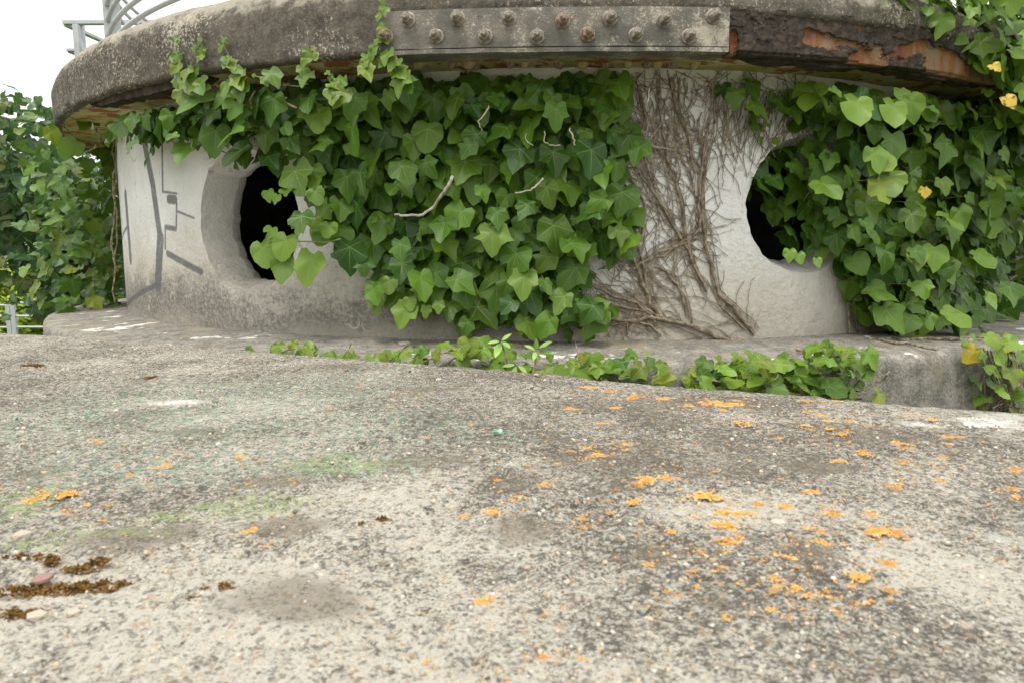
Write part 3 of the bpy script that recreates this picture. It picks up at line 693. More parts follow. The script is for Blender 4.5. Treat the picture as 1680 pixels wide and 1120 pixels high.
# crusts of lichen: clusters of flat granules
def crust(name, px, py, w, mat, seed, flat=.85, gap=.0):
    r = random.Random(seed); p = at_z(px, py, ZS); d = (p - cam.location).length; hw = w/FPX*d*.5; g = max(.0009, min(.0022, hw*.11))
    V = []; F = []; C = []; nn = 0; ph = [r.uniform(0, 6.28) for _ in range(5)]; bc = r.uniform(.8, 1.15)
    npts = int(min(420, max(14, 2.6*(hw/g)**2*flat)))
    for i in range(npts):
        a = r.uniform(0, 6.28); q = math.sqrt(r.random())
        lim = .62 + .22*math.sin(2*a + ph[0]) + .18*math.sin(3*a + ph[1]) + .12*math.sin(5*a + ph[2]) + .08*math.sin(9*a + ph[3])
        x = hw*q*lim*math.cos(a)*1.25; y = hw*q*lim*math.sin(a)*flat*1.25
        if r.random() < gap: continue
        if r.random() < .13: x *= r.uniform(1.1, 1.9); y *= r.uniform(1.1, 1.9); q = 1.1
        s = g*r.uniform(.6, 1.35)*(1.15 - .35*q); h = s*r.uniform(.12, .28); a0 = r.uniform(0, 6)
        z = slab_z(p.x + x, p.y + y) - ZS + .0004
        V += [(x + s*math.cos(a0 + k*1.2566)*r.uniform(.75, 1.2), y + s*math.sin(a0 + k*1.2566)*r.uniform(.75, 1.2), z - .0008) for k in range(5)]
        V.append((x, y, z + h)); F += [(nn + k, nn + (k + 1) % 5, nn + 5) for k in range(5)]; nn += 6
        k = bc*r.uniform(.8, 1.15); e_ = min(1, q*q*r.uniform(.5, 1.3)); C += [(k*(.46 + .10*e_), k*(.20 + .15*e_), k*(.028 + .11*e_))]*6
    me = bpy.data.meshes.new(name); me.from_pydata(V, [], F); me.update(); me.polygons.foreach_set('use_smooth', [True]*len(me.polygons))
    cattr(me, 'pcol', np.array(C)); o = obj(name, me, mat, slab); o.location = (p.x, p.y - .8, 0); return o
LICHEN = [(1190,666,56),(1205,660,30),(1160,663,40),(1185,674,16),(1220,694,46),(1159,695,14),(1265,701,20),(1275,719,20),(1205,673,20),(1230,670,16),(1330,677,26),(1350,682,20),(1358,691,20),(1395,692,14),(1322,700,18),(1335,708,16),(1360,706,18),(1380,713,24),(1490,676,18),(1530,686,16),(1430,683,12),(1370,660,26),(1320,660,26),(1560,717,28),(1555,731,20),(1475,731,24),(1490,741,26),(1420,745,34),(1390,729,10),(1478,760,30),(1545,755,28),(1470,775,16),(1375,759,24),(1232,758,14),(1140,726,12),(1172,777,12),(1468,797,30),(1547,788,24),(1600,770,14),(1670,772,30),(1665,800,26),(1672,811,22),(1160,812,52),(1206,806,16),(1225,813,30),(1243,825,26),(1205,832,30),(1210,846,70),(1190,862,50),(1143,832,12),(1140,850,22),(1290,830,34),(1330,808,26),(1365,837,48),(1425,841,34),(1440,865,50),(1470,870,40),(1430,869,26),(1313,880,28),(1325,866,20),(1347,871,20),(1377,872,22),(1350,887,30),(1195,888,56),(1165,907,48),(1285,915,40),(1255,922,22),(1342,927,16),(1455,916,36),(1410,942,42),(1397,957,14),(1270,945,16),(1285,957,44),(1270,967,26),(1180,932,34),(1140,935,16),(1145,960,14),(1335,972,30),(1355,965,18),(1365,978,18),(1460,962,24),(1424,984,10),(1265,1000,18),(1198,1012,26),(1363,998,18),(1655,860,24),(1640,905,16),
 (980,752,44),(935,743,20),(1020,735,14),(1060,787,46),(1045,795,24),(1090,785,34),(1040,823,30),(1100,787,18),(1010,741,30),(1030,740,18),(960,735,26),(920,765,20),(900,798,34),(815,793,16),(807,842,36),(765,848,20),(848,822,30),(955,862,32),(955,848,14),(1000,840,16),(1100,871,20),(1085,896,10),(778,697,20),(990,694,36),(935,672,32),(1010,670,22),(905,690,20),(1045,652,44),(1000,642,26),(965,636,30),(1090,656,30),(1130,668,24),(1025,728,40),(865,767,12),(700,719,14),(665,648,16),(690,650,14),(590,633,14),(640,668,10),(795,974,36),(905,983,16),(925,985,16),(848,1000,10),(893,1069,24),(893,1083,20),(953,1070,14),(700,1074,14),(805,1115,10),
 (55,812,36),(62,800,22),(112,803,32),(100,808,16),(142,820,12),(75,770,12),(170,845,20),(190,760,24),(253,763,18),(272,758,22),(213,773,16),(285,737,16),(160,722,20),(150,718,12),(395,745,28),(485,787,30),(412,873,36),(252,888,16),(175,822,16),(315,822,12),(405,790,10),(525,745,12),(545,668,14),(1065,923,18),(1115,972,12),(1095,965,16)]
for i, (px, py, w) in enumerate(LICHEN): crust('lichen_patch', px, py, w, M['lichen'], 50 + i, gap=.22)
for i, (px, py, w) in enumerate([(1640,690,90),(1600,695,50),(1512,697,46),(290,655,60)]):
    crust('pale_lichen_patch', px, py, w, M['white_lichen'], 800 + i, gap=.45)
r = random.Random(77); V = []; F = []; C = []; k = 0
for i in range(1500):
    px, py, w = r.choice(LICHEN); px += r.gauss(0, 45); py += r.gauss(0, 16); py = max(py, 600)
    p = at_z(px, py, ZS)
    if p.y > crest_y(p.x) - .03: continue
    s_ = r.uniform(.0008, .0022)*(.6 + .6*p.y); z = slab_z(p.x, p.y) - ZS + .0003; a0 = r.uniform(0, 6)
    V += [(p.x + s_*math.cos(a0 + j*1.2566)*r.uniform(.6, 1.3), p.y - .8 + s_*math.sin(a0 + j*1.2566)*r.uniform(.6, 1.3), z - .0008) for j in range(5)] + [(p.x, p.y - .8, z + s_*.35)]
    F += [(k + j, k + (j + 1) % 5, k + 5) for j in range(5)]; k += 6; q = r.uniform(.7, 1.1); C += [(q*.56, q*.27, q*.06)]*6
me = bpy.data.meshes.new('lichen_specks'); me.from_pydata(V, [], F); me.update(); cattr(me, 'pcol', np.array(C)); tag(obj('lichen_specks', me, M['lichen'], slab), kind='stuff')
# rusted stud, moss, paint chip
p = at_z(72, 948, ZS); mb = MB(); mb.tube([(0, 0, -.02), (0, 0, .0045), (0, 0, .0047), (0, 0, .0068), (0, 0, .0072)], [.0042, .0042, .0072, .0072, .0066], 18)
o = mb.build('rusted_stud', M['stud'], slab); o.location = (p.x, p.y - .8, slab_z(p.x, p.y) - ZS - .002); o.rotation_euler = (.05, -.12, 0)
def moss(px, py, w, h, label, dens=1.0, tall=.006, seed=1):
    tall *= .75
    r = random.Random(seed); c0 = at_z(px, py, ZS); hx = w/FPX*(c0 - cam.location).length*.5
    hy = abs(at_z(px, py - h/2, ZS).y - at_z(px, py + h/2, ZS).y)*.5
    V = []; F = []; k = 0; ph = [r.uniform(0, 6) for _ in range(4)]
    for i in range(int(max(40, dens*2.2e6*hx*hy))):
        a = r.uniform(0, 6.283); q = math.sqrt(r.random()); lim = .8 + .22*math.sin(2*a + ph[0]) + .15*math.sin(5*a + ph[1]) + .1*math.sin(9*a + ph[2])
        q = q*r.choice((1, 1, 1, 1.25, 1.5)) if r.random() < .3 else q
        x, y = hx*q*lim*math.cos(a), hy*q*lim*math.sin(a); q = min(q, 1.15); z = slab_z(c0.x + x, c0.y + y) - ZS - .001
        hh = tall*(1.1 - q*.8)*r.uniform(.3, 1.3)*(1 + .5*math.sin(x*420 + ph[3])*math.sin(y*300 + ph[0])); s = r.uniform(.0009, .0018); a0 = r.uniform(0, 6); lx, ly = r.gauss(0, .0016), r.gauss(0, .0016)
        V += [(x + s*math.cos(a0 + j*2.094), y + s*math.sin(a0 + j*2.094), z) for j in range(3)] + [(x + lx*.5 + s*.9*math.cos(a0 + 1 + j*2.094), y + ly*.5 + s*.9*math.sin(a0 + 1 + j*2.094), z + hh*.7) for j in range(3)] + [(x + lx, y + ly, z + hh)]
        F += [(k, k+1, k+4, k+3), (k+1, k+2, k+5, k+4), (k+2, k, k+3, k+5)]; F += [(k+3, k+4, k+6), (k+4, k+5, k+6), (k+5, k+3, k+6)]; k += 7
    me = bpy.data.meshes.new('moss_clump'); me.from_pydata(V, [], F); me.update()
    o = obj('moss_clump', me, M['moss']); o.location = (c0.x, c0.y, ZS); tag(o, label, 'moss', 'moss on the slab')
for a in ((130,958,130,26,'largest brown moss cushion spreading right from the rusted stud',.4,.007,1),(40,960,90,26,'brown moss strip running along the left picture edge under the stud',.22,.006,2),
          (30,1000,70,26,'brown moss clump in the lowest hollow at the left edge',.35,.006,3),(30,908,90,10,'thin brown moss strip on the ledge above the stud',.3,.005,4),(85,916,26,12,'small dark moss tuft just behind the rusted stud',1,.006,5),
          (160,915,34,14,'narrow moss tuft right of and above the stud',1,.007,6),(125,926,40,10,'low moss streak between the stud and the narrow tuft',1,.005,7),
          (319,982,22,9,'tiny round moss tuft, the lower left of three beside the bare patch',1,.005,8),(338,967,13,7,'tiniest moss tuft, between two others beside the bare patch',1,.004,9),(370,965,28,14,'round moss tuft, the right one of three beside the bare patch',1,.006,10),
          (628,854,26,8,'lone dark moss tuft in the middle of the slab',1,.006,11),(592,862,14,5,'very small moss speck left of the lone middle tuft',1,.004,12),(55,598,30,6,'far brown moss tuft near the back left crest of slab',1,.006,13),(250,616,24,5,'far moss tuft behind the green stained area',1,.005,14)): moss(*a)
p = at_z(817, 716, ZS); mb = MB(); V = [(math.cos(k*.9)*.006*(1 + .3*math.sin(k*2.1)), math.sin(k*.9)*.0045*(1 + .3*math.cos(k*3)), .002*math.sin(k*1.7)) for k in range(7)]
mb.add(V + [(x, y, z + .0025) for x, y, z in V], [tuple(range(6, -1, -1)), tuple(range(7, 14))] + [(k, (k + 1) % 7, 7 + (k + 1) % 7, 7 + k) for k in range(7)])
o = mb.build('paint_chip', M['chip'], None, False); o.location = (p.x, p.y, slab_z(p.x, p.y) + .003); tag(o, 'small mint green paint chip lying on the slab', 'paint chip')

# ------------------------------------------------------------------ ivy leaves
def leaf_mesh(name, kind, seed, mat):
    r = random.Random(seed)
    if kind == 'ivy': prof = [(0,1.0),(12,.82),(25,.65),(37,.55),(50,.63),(62,.72),(76,.58),(96,.47),(118,.50),(140,.42),(165,.22)]
    elif kind == 'heart': prof = [(0,.98),(14,.86),(28,.76),(42,.70),(56,.68),(70,.66),(85,.61),(103,.57),(124,.52),(146,.41),(168,.20)]
    else: prof = [(0,1.0),(13,.80),(26,.62),(38,.55),(52,.64),(64,.68),(78,.56),(98,.47),(119,.47),(142,.38),(166,.20)]
    k1 = r.uniform(.9, 1.12)
    if kind != 'heart':                                    # lobes from deep to nearly none
        b_ = r.uniform(0, .75); hp = [.98,.86,.76,.70,.68,.66,.61,.57,.52,.41,.20]; prof = [(a, q*(1 - b_) + h*b_) for (a, q), h in zip(prof, hp)]
    right = [(a + r.uniform(-3, 3)*(a > 0), q*r.uniform(.94, 1.06)) for a, q in prof]
    left = [(-a + r.uniform(-3, 3), q*r.uniform(.94, 1.06)) for a, q in prof[1:]][::-1]
    if r.random() < .3:                                    # a bite out of the margin
        i = r.randrange(2, 8); right[i] = (right[i][0], right[i][1]*r.uniform(.55, .8))
    sk = r.uniform(.85, 1.15); left = [(a, q*(sk if abs(a) > 30 else 1)) for a, q in left]
    ring = right + left                                    # clockwise from the tip
    out = [(q*math.sin(R_(a))*k1, q*math.cos(R_(a))) for a, q in ring]
    cup = r.uniform(-.12, .32); droop = r.uniform(.0, .38); fold = r.uniform(.05, .32); wav = r.uniform(.03, .11); tw = r.uniform(-.3, .3); ph = r.uniform(0, 6)
    def zf(x, y, ang, edge):
        v = min(abs(abs(ang) - a) for a in (0, 62, 118))
        return -cup*(x*x)*.9 - droop*max(0, y)**2*.7 + fold*abs(x)*.5 + tw*x*y + (wav*math.sin(4*R_(ang) + ph) + .035*min(v, 25)/25)*edge
    V = [(0, 0, 0.0)]; UV = [(0, 0)]
    for e in (.5, 1.0):
        for (a, q), (x, y) in zip(ring, out): V.append((x*e, y*e, zf(x*e, y*e, a, e))); UV.append((x*e, y*e))
    n = len(ring); F = [(0, 1 + (k + 1) % n, 1 + k) for k in range(n)]
    for k in range(n):
        a, b = 1 + k, 1 + (k + 1) % n; F += [(a, b, b + n), (a, b + n, a + n)]
    F = [f if True else f for f in F]
    # faces must look along +z
    F = [f if ((V[f[1]][0]-V[f[0]][0])*(V[f[2]][1]-V[f[0]][1]) - (V[f[1]][1]-V[f[0]][1])*(V[f[2]][0]-V[f[0]][0])) > 0 else f[::-1] for f in F]
    w = max(x for x, y in out) - min(x for x, y in out)
    V = [(x/w, y/w, z/w) for x, y, z in V]                 # unit width
    me = mesh_np(name, V, F); set_leaf_uv(me, np.array(UV)); me.materials.append(mat)
    return me, np.array(V), np.array(F), np.array(UV)
def set_leaf_uv(me, UV):
    l = me.uv_layers.new(name='leaf'); idx = np.zeros(len(me.loops), np.int32); me.loops.foreach_get('vertex_index', idx)
    l.data.foreach_set('uv', UV[idx].astype(np.float32).ravel())
SETS = {}
def leaf_set(mat):
    if mat not in SETS:
        SETS[mat] = {k: [leaf_mesh('leaf', k, 31*i + len(k), M[mat]) for i in range(14)] for k in ('ivy', 'heart', 'mid')}
    return SETS[mat]
class Ivy:
    """gathers leaves; the ones that show largest become parts, the rest one mass"""
    def __init__(s, name, loc, label, cat='ivy', mat='leaf', group=None):
        s.root = tag(empty(name, loc), label, cat, group); s.loc = Vector(loc); s.L = []; s.mat = mat; s.stems = MB(); s.rnd = random.Random(sum(map(ord, label)))
    def leaf(s, p, n, tip, w, kind='ivy', tint=.5, yellow=0.0, spot=0.0, prio=0.0, pet=None):
        s.L.append((prio + w*8, Vector(p), Vector(n).normalized(), Vector(tip), w, kind, tint, yellow, spot))
        if pet is not None:
            a = Vector(p); b = Vector(pet); m = (a + b)/2 + Vector((0, 0, .015)); s.stems.tube([a - s.loc, m - s.loc, b - s.loc], [.0011, .0013, .0015], 4)
    def finish(s, nparts=300, stem_mat='petiole', stem_name='leaf_stalks'):
        s.L.sort(key=lambda q: -q[0]); S = leaf_set(s.mat); Vs, Fs, Us, Cs = [], [], [], []; k = 0
        for i, (pr, p, n, tip, w, kind, tint, ye, sp) in enumerate(s.L):
            y = (tip - n*tip.dot(n)); y = y.normalized() if y.length > 1e-6 else n.orthogonal().normalized(); x = y.cross(n)
            Rm = Matrix((x, y, n)).transposed()
            me, V, F, UV = s.rnd.choice(S[kind]); sx = s.rnd.uniform(.9, 1.08)
            if i < nparts:
                o = bpy.data.objects.new('leaf', me); COL.objects.link(o); o.parent = s.root
                o.matrix_local = Matrix.Translation(p - s.loc) @ Rm.to_4x4() @ Matrix.Diagonal((w*sx, w, w, 1))
                o.color = (tint, ye, sp, 1)
            else:
                A = np.array(Rm); v = (V*[w*sx, w, w]) @ A.T + np.array(p - s.loc)
                Vs.append(v); Fs.append(F + k); Us.append(UV); Cs.append(np.repeat([[tint, ye, sp]], len(V), 0)); k += len(V)
        if Vs:
            me = mesh_np('leaf_mass', np.concatenate(Vs), np.concatenate(Fs)); set_leaf_uv(me, np.concatenate(Us)); cattr(me, 'leafcol', np.concatenate(Cs))
            tag(obj('leaf_mass', me, M[s.mat + 'm'], s.root), kind='stuff')
        if s.stems.V: tag(s.stems.build(stem_name, M[stem_mat], s.root), kind='stuff')
        print(s.root.name, len(s.L))
def inpoly(x, y, poly):
    c = False; j = len(poly) - 1
    for i in range(len(poly)):
        xi, yi = poly[i]; xj, yj = poly[j]
        if (yi > y) != (yj > y) and x < (xj - xi)*(y - yi)/(yj - yi) + xi: c = not c
        j = i
    return c
def poisson(poly, dmin, tries, r):
    """points inside a polygon, at least dmin apart"""
    x0, x1 = min(p[0] for p in poly), max(p[0] for p in poly); y0, y1 = min(p[1] for p in poly), max(p[1] for p in poly)
    G = {}; out = []
    for _ in range(tries):
        x, y = r.uniform(x0, x1), r.uniform(y0, y1)
        if not inpoly(x, y, poly): continue
        g = (int(x/dmin), int(y/dmin))
        if any((x - a)**2 + (y - b)**2 < dmin*dmin for i in (-1, 0, 1) for j in (-1, 0, 1) for a, b in G.get((g[0] + i, g[1] + j), ())): continue
        G.setdefault(g, []).append((x, y)); out.append((x, y))
    return out
UP = Vector((0, 0, 1))
def wall_ivy(iv, poly_px, layers, size, kinds, tint=(.2, .7), yellow=.01, R0=RD, zmax=ZC - .085, tilt=(0, 52), bulge=None, spread=.5):
    r = iv.rnd; poly = []
    for px, py in poly_px:
        p = on_cyl(px, py, R0 + .06); poly.append((th_of(p)*R0, p.z))
    for (o0, o1, dm) in layers:
        for (u, z) in poisson(poly, dm*size[1], 9000, r):
            th = u/R0; nn = Vector((math.sin(th), -math.cos(th), 0)); tg = Vector((math.cos(th), math.sin(th), 0))
            off = r.uniform(o0, o1) + (bulge(th, z)*r.uniform(.6, 1) if bulge else 0)
            w = size[0] + (size[1] - size[0])*r.random()**.8
            if r.random() < .28: w *= r.uniform(.45, .75)
            if o1 < .05: w *= 1.1
            zz = min(z, (zmax if o1 > .06 else zmax + .045) - r.uniform(0, .05)); p = cyl(th, zz, R0 + off)
            a = R_(r.uniform(*tilt)); n = nn*math.cos(a) + UP*math.sin(a) + tg*r.gauss(0, .46)
            tip = -UP + tg*r.gauss(0, spread) + nn*.2
            base = p - tip.normalized()*w*.35
            y_ = r.random() < yellow
            if y_: w *= .62
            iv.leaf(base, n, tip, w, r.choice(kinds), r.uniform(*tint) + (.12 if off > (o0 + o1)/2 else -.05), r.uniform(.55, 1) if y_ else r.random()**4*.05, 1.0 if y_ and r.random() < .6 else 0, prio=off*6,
                    pet=cyl(th + r.gauss(0, .02), min(base.z + r.uniform(-.05, .03), ZC - .02), R0 + .01) if zmax < 50 and off > .05 and r.random() < .4 else None)
def vol_ivy(iv, poly_px, y0, y1, N, size, kinds, tint=(.2, .7), yellow=.01, face=(0, -.75, .6), dmin=.5, jit=.45, spread=.7):
    r = iv.rnd; ym = (y0 + y1)/2; nl = max(1, N); poly = []
    for px, py in poly_px:
        p = at_y(px, py, ym); poly.append((p.x, p.z))
    for k in range(nl):
        f = k/max(1, nl - 1); yk = y0 + (y1 - y0)*f
        for (x, z) in poisson(poly, dmin*size[1], 9000, r):
            y = yk + r.uniform(-.5, .5)*(y1 - y0)/nl; w = r.uniform(*size)
            n = Vector(face) + Vector((r.gauss(0, jit), r.gauss(0, jit), r.gauss(0, jit))); tip = Vector((r.gauss(0, spread), -.25, -1))
            ye = r.random() < yellow; w *= .65 if ye else 1
            iv.leaf((x*y/ym if False else x, y, z), n, tip, w, r.choice(kinds), r.uniform(*tint), r.uniform(.5, 1) if ye else r.random()**4*.15, 1.0 if ye and r.random() < .5 else 0, prio=-f*2)
IV, HT, MD = ['ivy', 'ivy', 'ivy', 'mid'], ['heart', 'heart', 'mid', 'mid'], ['mid', 'ivy', 'heart']
# 1 the dense curtain in the middle of the wall
iv = Ivy('ivy_curtain', cyl(-.08, ZL, RD), 'dense curtain of dark green ivy on the wall between the two round openings')
PC = [(560,120),(640,108),(1030,135),(1022,180),(1000,225),(1040,250),(1018,300),(1030,355),(1028,400),(985,415),(958,425),(944,470),(950,500),(985,515),(985,540),(950,545),(905,525),(880,545),(835,540),(800,520),(770,540),(740,520),(700,470),(640,490),(620,470),(595,430),(570,412),(550,385),(535,330),(520,290),(515,200)]
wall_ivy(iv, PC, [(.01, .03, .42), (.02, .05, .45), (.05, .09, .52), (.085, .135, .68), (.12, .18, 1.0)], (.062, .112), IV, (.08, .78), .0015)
wall_ivy(iv, [(610,480),(690,480),(690,520),(640,500)], [(.02, .06, .5)], (.05, .08), MD, (.5, .9), .05)
for px, py, w, t in ((668,520,.085,.95),(672,500,.05,.9),(690,478,.06,.95),(700,512,.04,.9),(720,505,.04,.8),(640,470,.06,.5),(618,505,.06,.6),(860,470,.095,.8),(808,400,.115,.78),(925,500,.08,.6),(1075,0,0,0)):
    if w:
        p = on_cyl(px, py, RD + .13); th = th_of(p); nn = Vector((math.sin(th), -math.cos(th), .45)); iv.leaf(p + UP*w*.3, nn, -UP + Vector((random.gauss(0, .2), 0, 0)), w, 'ivy', t, .05, 0, 5)
# sprays at the right edge of the curtain and by the foot
for poly in ([(985,365),(1035,350),(1040,430),(1000,430)], [(965,515),(1000,510),(1003,540),(965,560)], [(1015,215),(1050,215),(1052,250),(1020,260)], [(930,525),(965,525),(960,555),(930,560)]):
    wall_ivy(iv, poly, [(.02, .07, .6)], (.035, .075), IV, (.3, .75), 0)
# sprig climbing the rim beside the plate
SPR = [(628,-5),(627,10),(625,28),(621,45),(622,62),(616,78),(608,88),(598,98),(592,108),(628,92),(640,104),(652,118),(660,130)]
def sprig(iv, pts, R, sizes, mat='petiole', tint=(.55, .9), off=.02, kind='ivy', stem=.0018):
    r = iv.rnd; P = [on_cyl(px, py, R + off*.4) for px, py in pts]
    mb = MB(); mb.tube([p - iv.loc for p in P], stem, 5); mb.build('stem', M[mat], iv.root)
    for i, (px, py) in enumerate(pts):
        for k in range(1 + (r.random() < .35)):
            w = sizes[0] + (sizes[1] - sizes[0])*i/(len(pts) - 1); w *= r.uniform(.75, 1.15)
            p = on_cyl(px + r.uniform(-13, 13)*w/.06, py + r.uniform(-5, 6), R + off*r.uniform(.5, 1.4)); th = th_of(p)
            nn = Vector((math.sin(th), -math.cos(th), r.uniform(.2, .9))) + Vector((r.gauss(0, .3), 0, 0)); iv.leaf(p, nn, Vector((r.gauss(0, .6), -.2, -1)), w, kind, r.uniform(*tint), r.random()*.1, 0, 4)
sprig(iv, SPR[:10], RC + .03, (.022, .062)); sprig(iv, SPR[9:], RC + .03, (.05, .075), tint=(.35, .6))
# bare twigs standing out of the leaves
for pts, rad in (([(648,352),(668,354),(692,353),(712,340),(726,318),(738,300),(743,286)], .0042), ([(1060,182),(1064,165),(1066,140)], .0018), ([(893,215),(895,235),(905,240),(922,238)], .0015), ([(790,215),(785,200),(800,180),(803,172)], .0020), ([(845,318),(870,312),(885,300),(893,292)], .0026), ([(862,220),(866,235),(878,240)], .0013), ([(935,210),(940,228),(943,243)], .0022)):
    q = []
    for i in range(len(pts) - 1):
        for k in range(4): f = k/4; q.append((pts[i][0]*(1 - f) + pts[i+1][0]*f + random.gauss(0, .9), pts[i][1]*(1 - f) + pts[i+1][1]*f + random.gauss(0, .9)))
    mb = MB(); P = [on_cyl(px, py, RD + .175 + .012*math.sin(i*.4)) for i, (px, py) in enumerate(q)]
    mb.tube([p - iv.loc for p in P], [rad*(.7 + .5*i/len(P)) for i in range(len(P))], 6); mb.build('dead_twig', M['twig'], iv.root)
iv.finish(300)
# 2 ivy hanging over the left opening
iv = Ivy('ivy_drape', cyl(-.4, ZC - .1, RD), 'looser grey green ivy hanging from the cap over the left opening')
PD = [(215,178),(250,160),(320,140),(400,122),(560,115),(560,400),(535,370),(522,335),(512,310),(492,295),(458,272),(430,268),(398,275),(375,240),(340,235),(300,225),(262,215),(235,205)]
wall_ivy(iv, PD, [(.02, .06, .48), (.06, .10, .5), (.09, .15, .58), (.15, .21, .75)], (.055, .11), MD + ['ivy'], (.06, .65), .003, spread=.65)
wall_ivy(iv, [(330,190),(420,170),(520,160),(530,240),(440,250),(350,245)], [(.19, .27, .85)], (.06, .12), MD, (.45, .75), .01, tilt=(0, 60), spread=.8)
for poly in ([(330,205),(385,200),(375,270),(345,275),(325,240)], [(245,215),(285,200),(285,250),(260,265)], [(505,300),(520,305),(520,330),(508,330)]):
    wall_ivy(iv, poly, [(.08, .2, .6)], (.05, .10), MD, (.3, .7), .02, spread=.4)
for px, py, w, t, k in ((432,425,.088,.92,'heart'),(470,413,.082,.95,'heart'),(466,447,.085,.6,'heart'),(512,448,.105,.95,'heart'),(490,378,.05,.85,'heart'),(540,383,.055,.85,'heart'),(446,388,.05,.85,'heart'),(515,372,.045,.8,'heart'),(523,207,.085,.95,'heart'),(440,240,.1,.35,'ivy'),(398,262,.06,.4,'heart'),(440,325,.04,.9,'heart'),(455,330,.035,.9,'heart')):
    p = on_cyl(px, py, RD + .16); th = th_of(p); nn = Vector((math.sin(th) + .25, -math.cos(th), .35)); iv.leaf(p + UP*w*.4, nn, -UP + Vector((random.gauss(0, .25), 0, 0)), w, k, t, .04, 0, 6)
mb = MB(); P = [on_cyl(px, py, RD + .155) for px, py in ((560,392),(535,398),(510,397),(480,396),(460,392),(440,400))]; mb.tube([p - iv.loc for p in P], .0022, 5); mb.build('stem', M['petiole'], iv.root)
for pts in ([(291,58),(290,72),(288,90),(290,112),(296,128),(300,145)], [(326,66),(325,80),(325,95),(322,115),(323,135)], [(364,60),(368,78),(376,92),(382,108),(390,120),(380,135),(384,148)], [(512,75),(510,88),(512,100),(500,108),(495,118)], [(415,125),(430,128),(442,122)], [(540,120),(552,135),(560,150)]):
    sprig(iv, pts, RC + .005, (.020, .07), tint=(.35, .75))
for pts, rad in (([(487,178),(475,172),(465,168),(470,160)], .003), ([(413,178),(410,165),(418,150)], .003), ([(330,142),(352,140),(372,150)], .0016), ([(465,140),(490,142),(505,138)], .0012)):
    mb = MB(); P = [on_cyl(px, py, RD + .2) for px, py in pts]; mb.tube([p - iv.loc for p in P], rad, 6); mb.build('dead_twig', M['stem'], iv.root)
iv.finish(300)
# 3 ivy over the right side of the wall
iv = Ivy('ivy_thicket', cyl(.75, ZL, RD), 'bright glossy ivy covering the wall right of the right-hand opening', mat='yleaf')
PR = [(1300,140),(1420,128),(1520,135),(1620,140),(1640,300),(1600,370),(1550,430),(1555,490),(1530,545),(1490,545),(1450,540),(1415,520),(1400,470),(1390,440),(1368,420),(1340,395),(1328,340),(1312,300),(1312,262),(1345,255),(1400,262),(1395,240),(1350,215),(1310,190)]
bul = lambda th, z: .10*max(0, min(1, (th - .45)/.3))
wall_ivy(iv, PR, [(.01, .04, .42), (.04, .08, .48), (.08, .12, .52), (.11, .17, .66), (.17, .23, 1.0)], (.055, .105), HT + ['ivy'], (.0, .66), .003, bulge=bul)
wall_ivy(iv, [(1185,135),(1330,135),(1330,165),(1260,175),(1200,165)], [(.02, .06, .75), (.05, .1, 1.0)], (.045, .09), ['ivy', 'mid'], (.1, .5), 0)
wall_ivy(iv, [(1235,180),(1262,180),(1285,235),(1275,250),(1250,215)], [(.02, .05, .6)], (.03, .06), ['ivy'], (.3, .6), 0)
wall_ivy(iv, [(1264,262),(1300,250),(1350,250),(1350,400),(1316,392),(1292,340),(1262,318)], [(-.10, -.04, .5), (-.05, .02, .55), (.0, .05, .9)], (.065, .10), ['ivy', 'mid'], (.0, .4), 0)
for px, py, w, t, ye in ((1295,420,.04,.7,0),(1310,425,.035,.7,0),(1340,432,.03,.7,0),(1516,318,.042,.8,.9),(1446,273,.085,.8,.06),(1440,318,.095,.8,.15),(1434,265,.08,.7,0),(1405,185,.09,.8,.02),(1465,190,.085,.85,.03),(1500,430,.08,.9,.08)):
    p = on_cyl(px, py, RD + .22); th = th_of(p); iv.leaf(p + UP*w*.3, Vector((math.sin(th) - .3, -math.cos(th), .4)), -UP + Vector((random.gauss(0, .3), 0, 0)), w, 'heart', t, ye, 0, 6)
iv.finish(300)
# 4 ivy mass at the right picture edge
iv = Ivy('ivy_bush', at_y(1640, 560, 2.9), 'yellow green ivy bush bulging out at the right picture edge', mat='yleaf')
vol_ivy(iv, [(1590,110),(1720,90),(1760,120),(1760,370),(1650,385),(1590,360),(1545,370),(1560,300),(1600,220)], 2.98, 3.6, 7, (.06, .11), HT, (0, .4), .002, dmin=.58)
vol_ivy(iv, [(1610,120),(1720,110),(1740,375),(1660,365),(1620,335),(1630,240),(1600,180)], 2.45, 2.85, 3, (.06, .105), HT, (.5, 1), .008, dmin=.75)
vol_ivy(iv, [(1570,300),(1720,310),(1720,385),(1640,392),(1580,365)], 2.35, 2.7, 3, (.06, .10), HT, (.2, .8), .0, dmin=.7)  # added leaf canopy, pushed forward to shade the hollow below it
vol_ivy(iv, [(1560,500),(1620,505),(1760,490),(1760,640),(1650,600),(1570,558)], 2.9, 3.3, 3, (.06, .10), HT, (0, .3), 0, dmin=.7)
vol_ivy(iv, [(1550,350),(1800,350),(1800,640),(1560,570)], 3.5, 4.1, 5, (.08, .13), HT, (0, .2), 0, dmin=.5)  # back of the hollow: its shadow is put into the dark leaf tint
wall_ivy(iv, [(1530,370),(1700,370),(1700,565),(1515,552)], [(.0, .04, .42), (.03, .08, .5)], (.055, .10), HT, (0, .12), 0)  # wall leaves in the hollow, tinted dark to stand in for shade
for pts in ([(1560,470),(1600,462),(1640,470),(1668,452)], [(1575,480),(1610,488),(1650,478),(1660,462)], [(1565,330),(1600,335),(1640,330),(1690,320)], [(1545,300),(1590,310),(1620,322)]):
    mb = MB(); P = [at_y(px, py, 2.72) for px, py in pts]; mb.tube([p - iv.loc for p in P], .0028, 5); mb.build('twig', M['stem'], iv.root)
iv.finish(300)
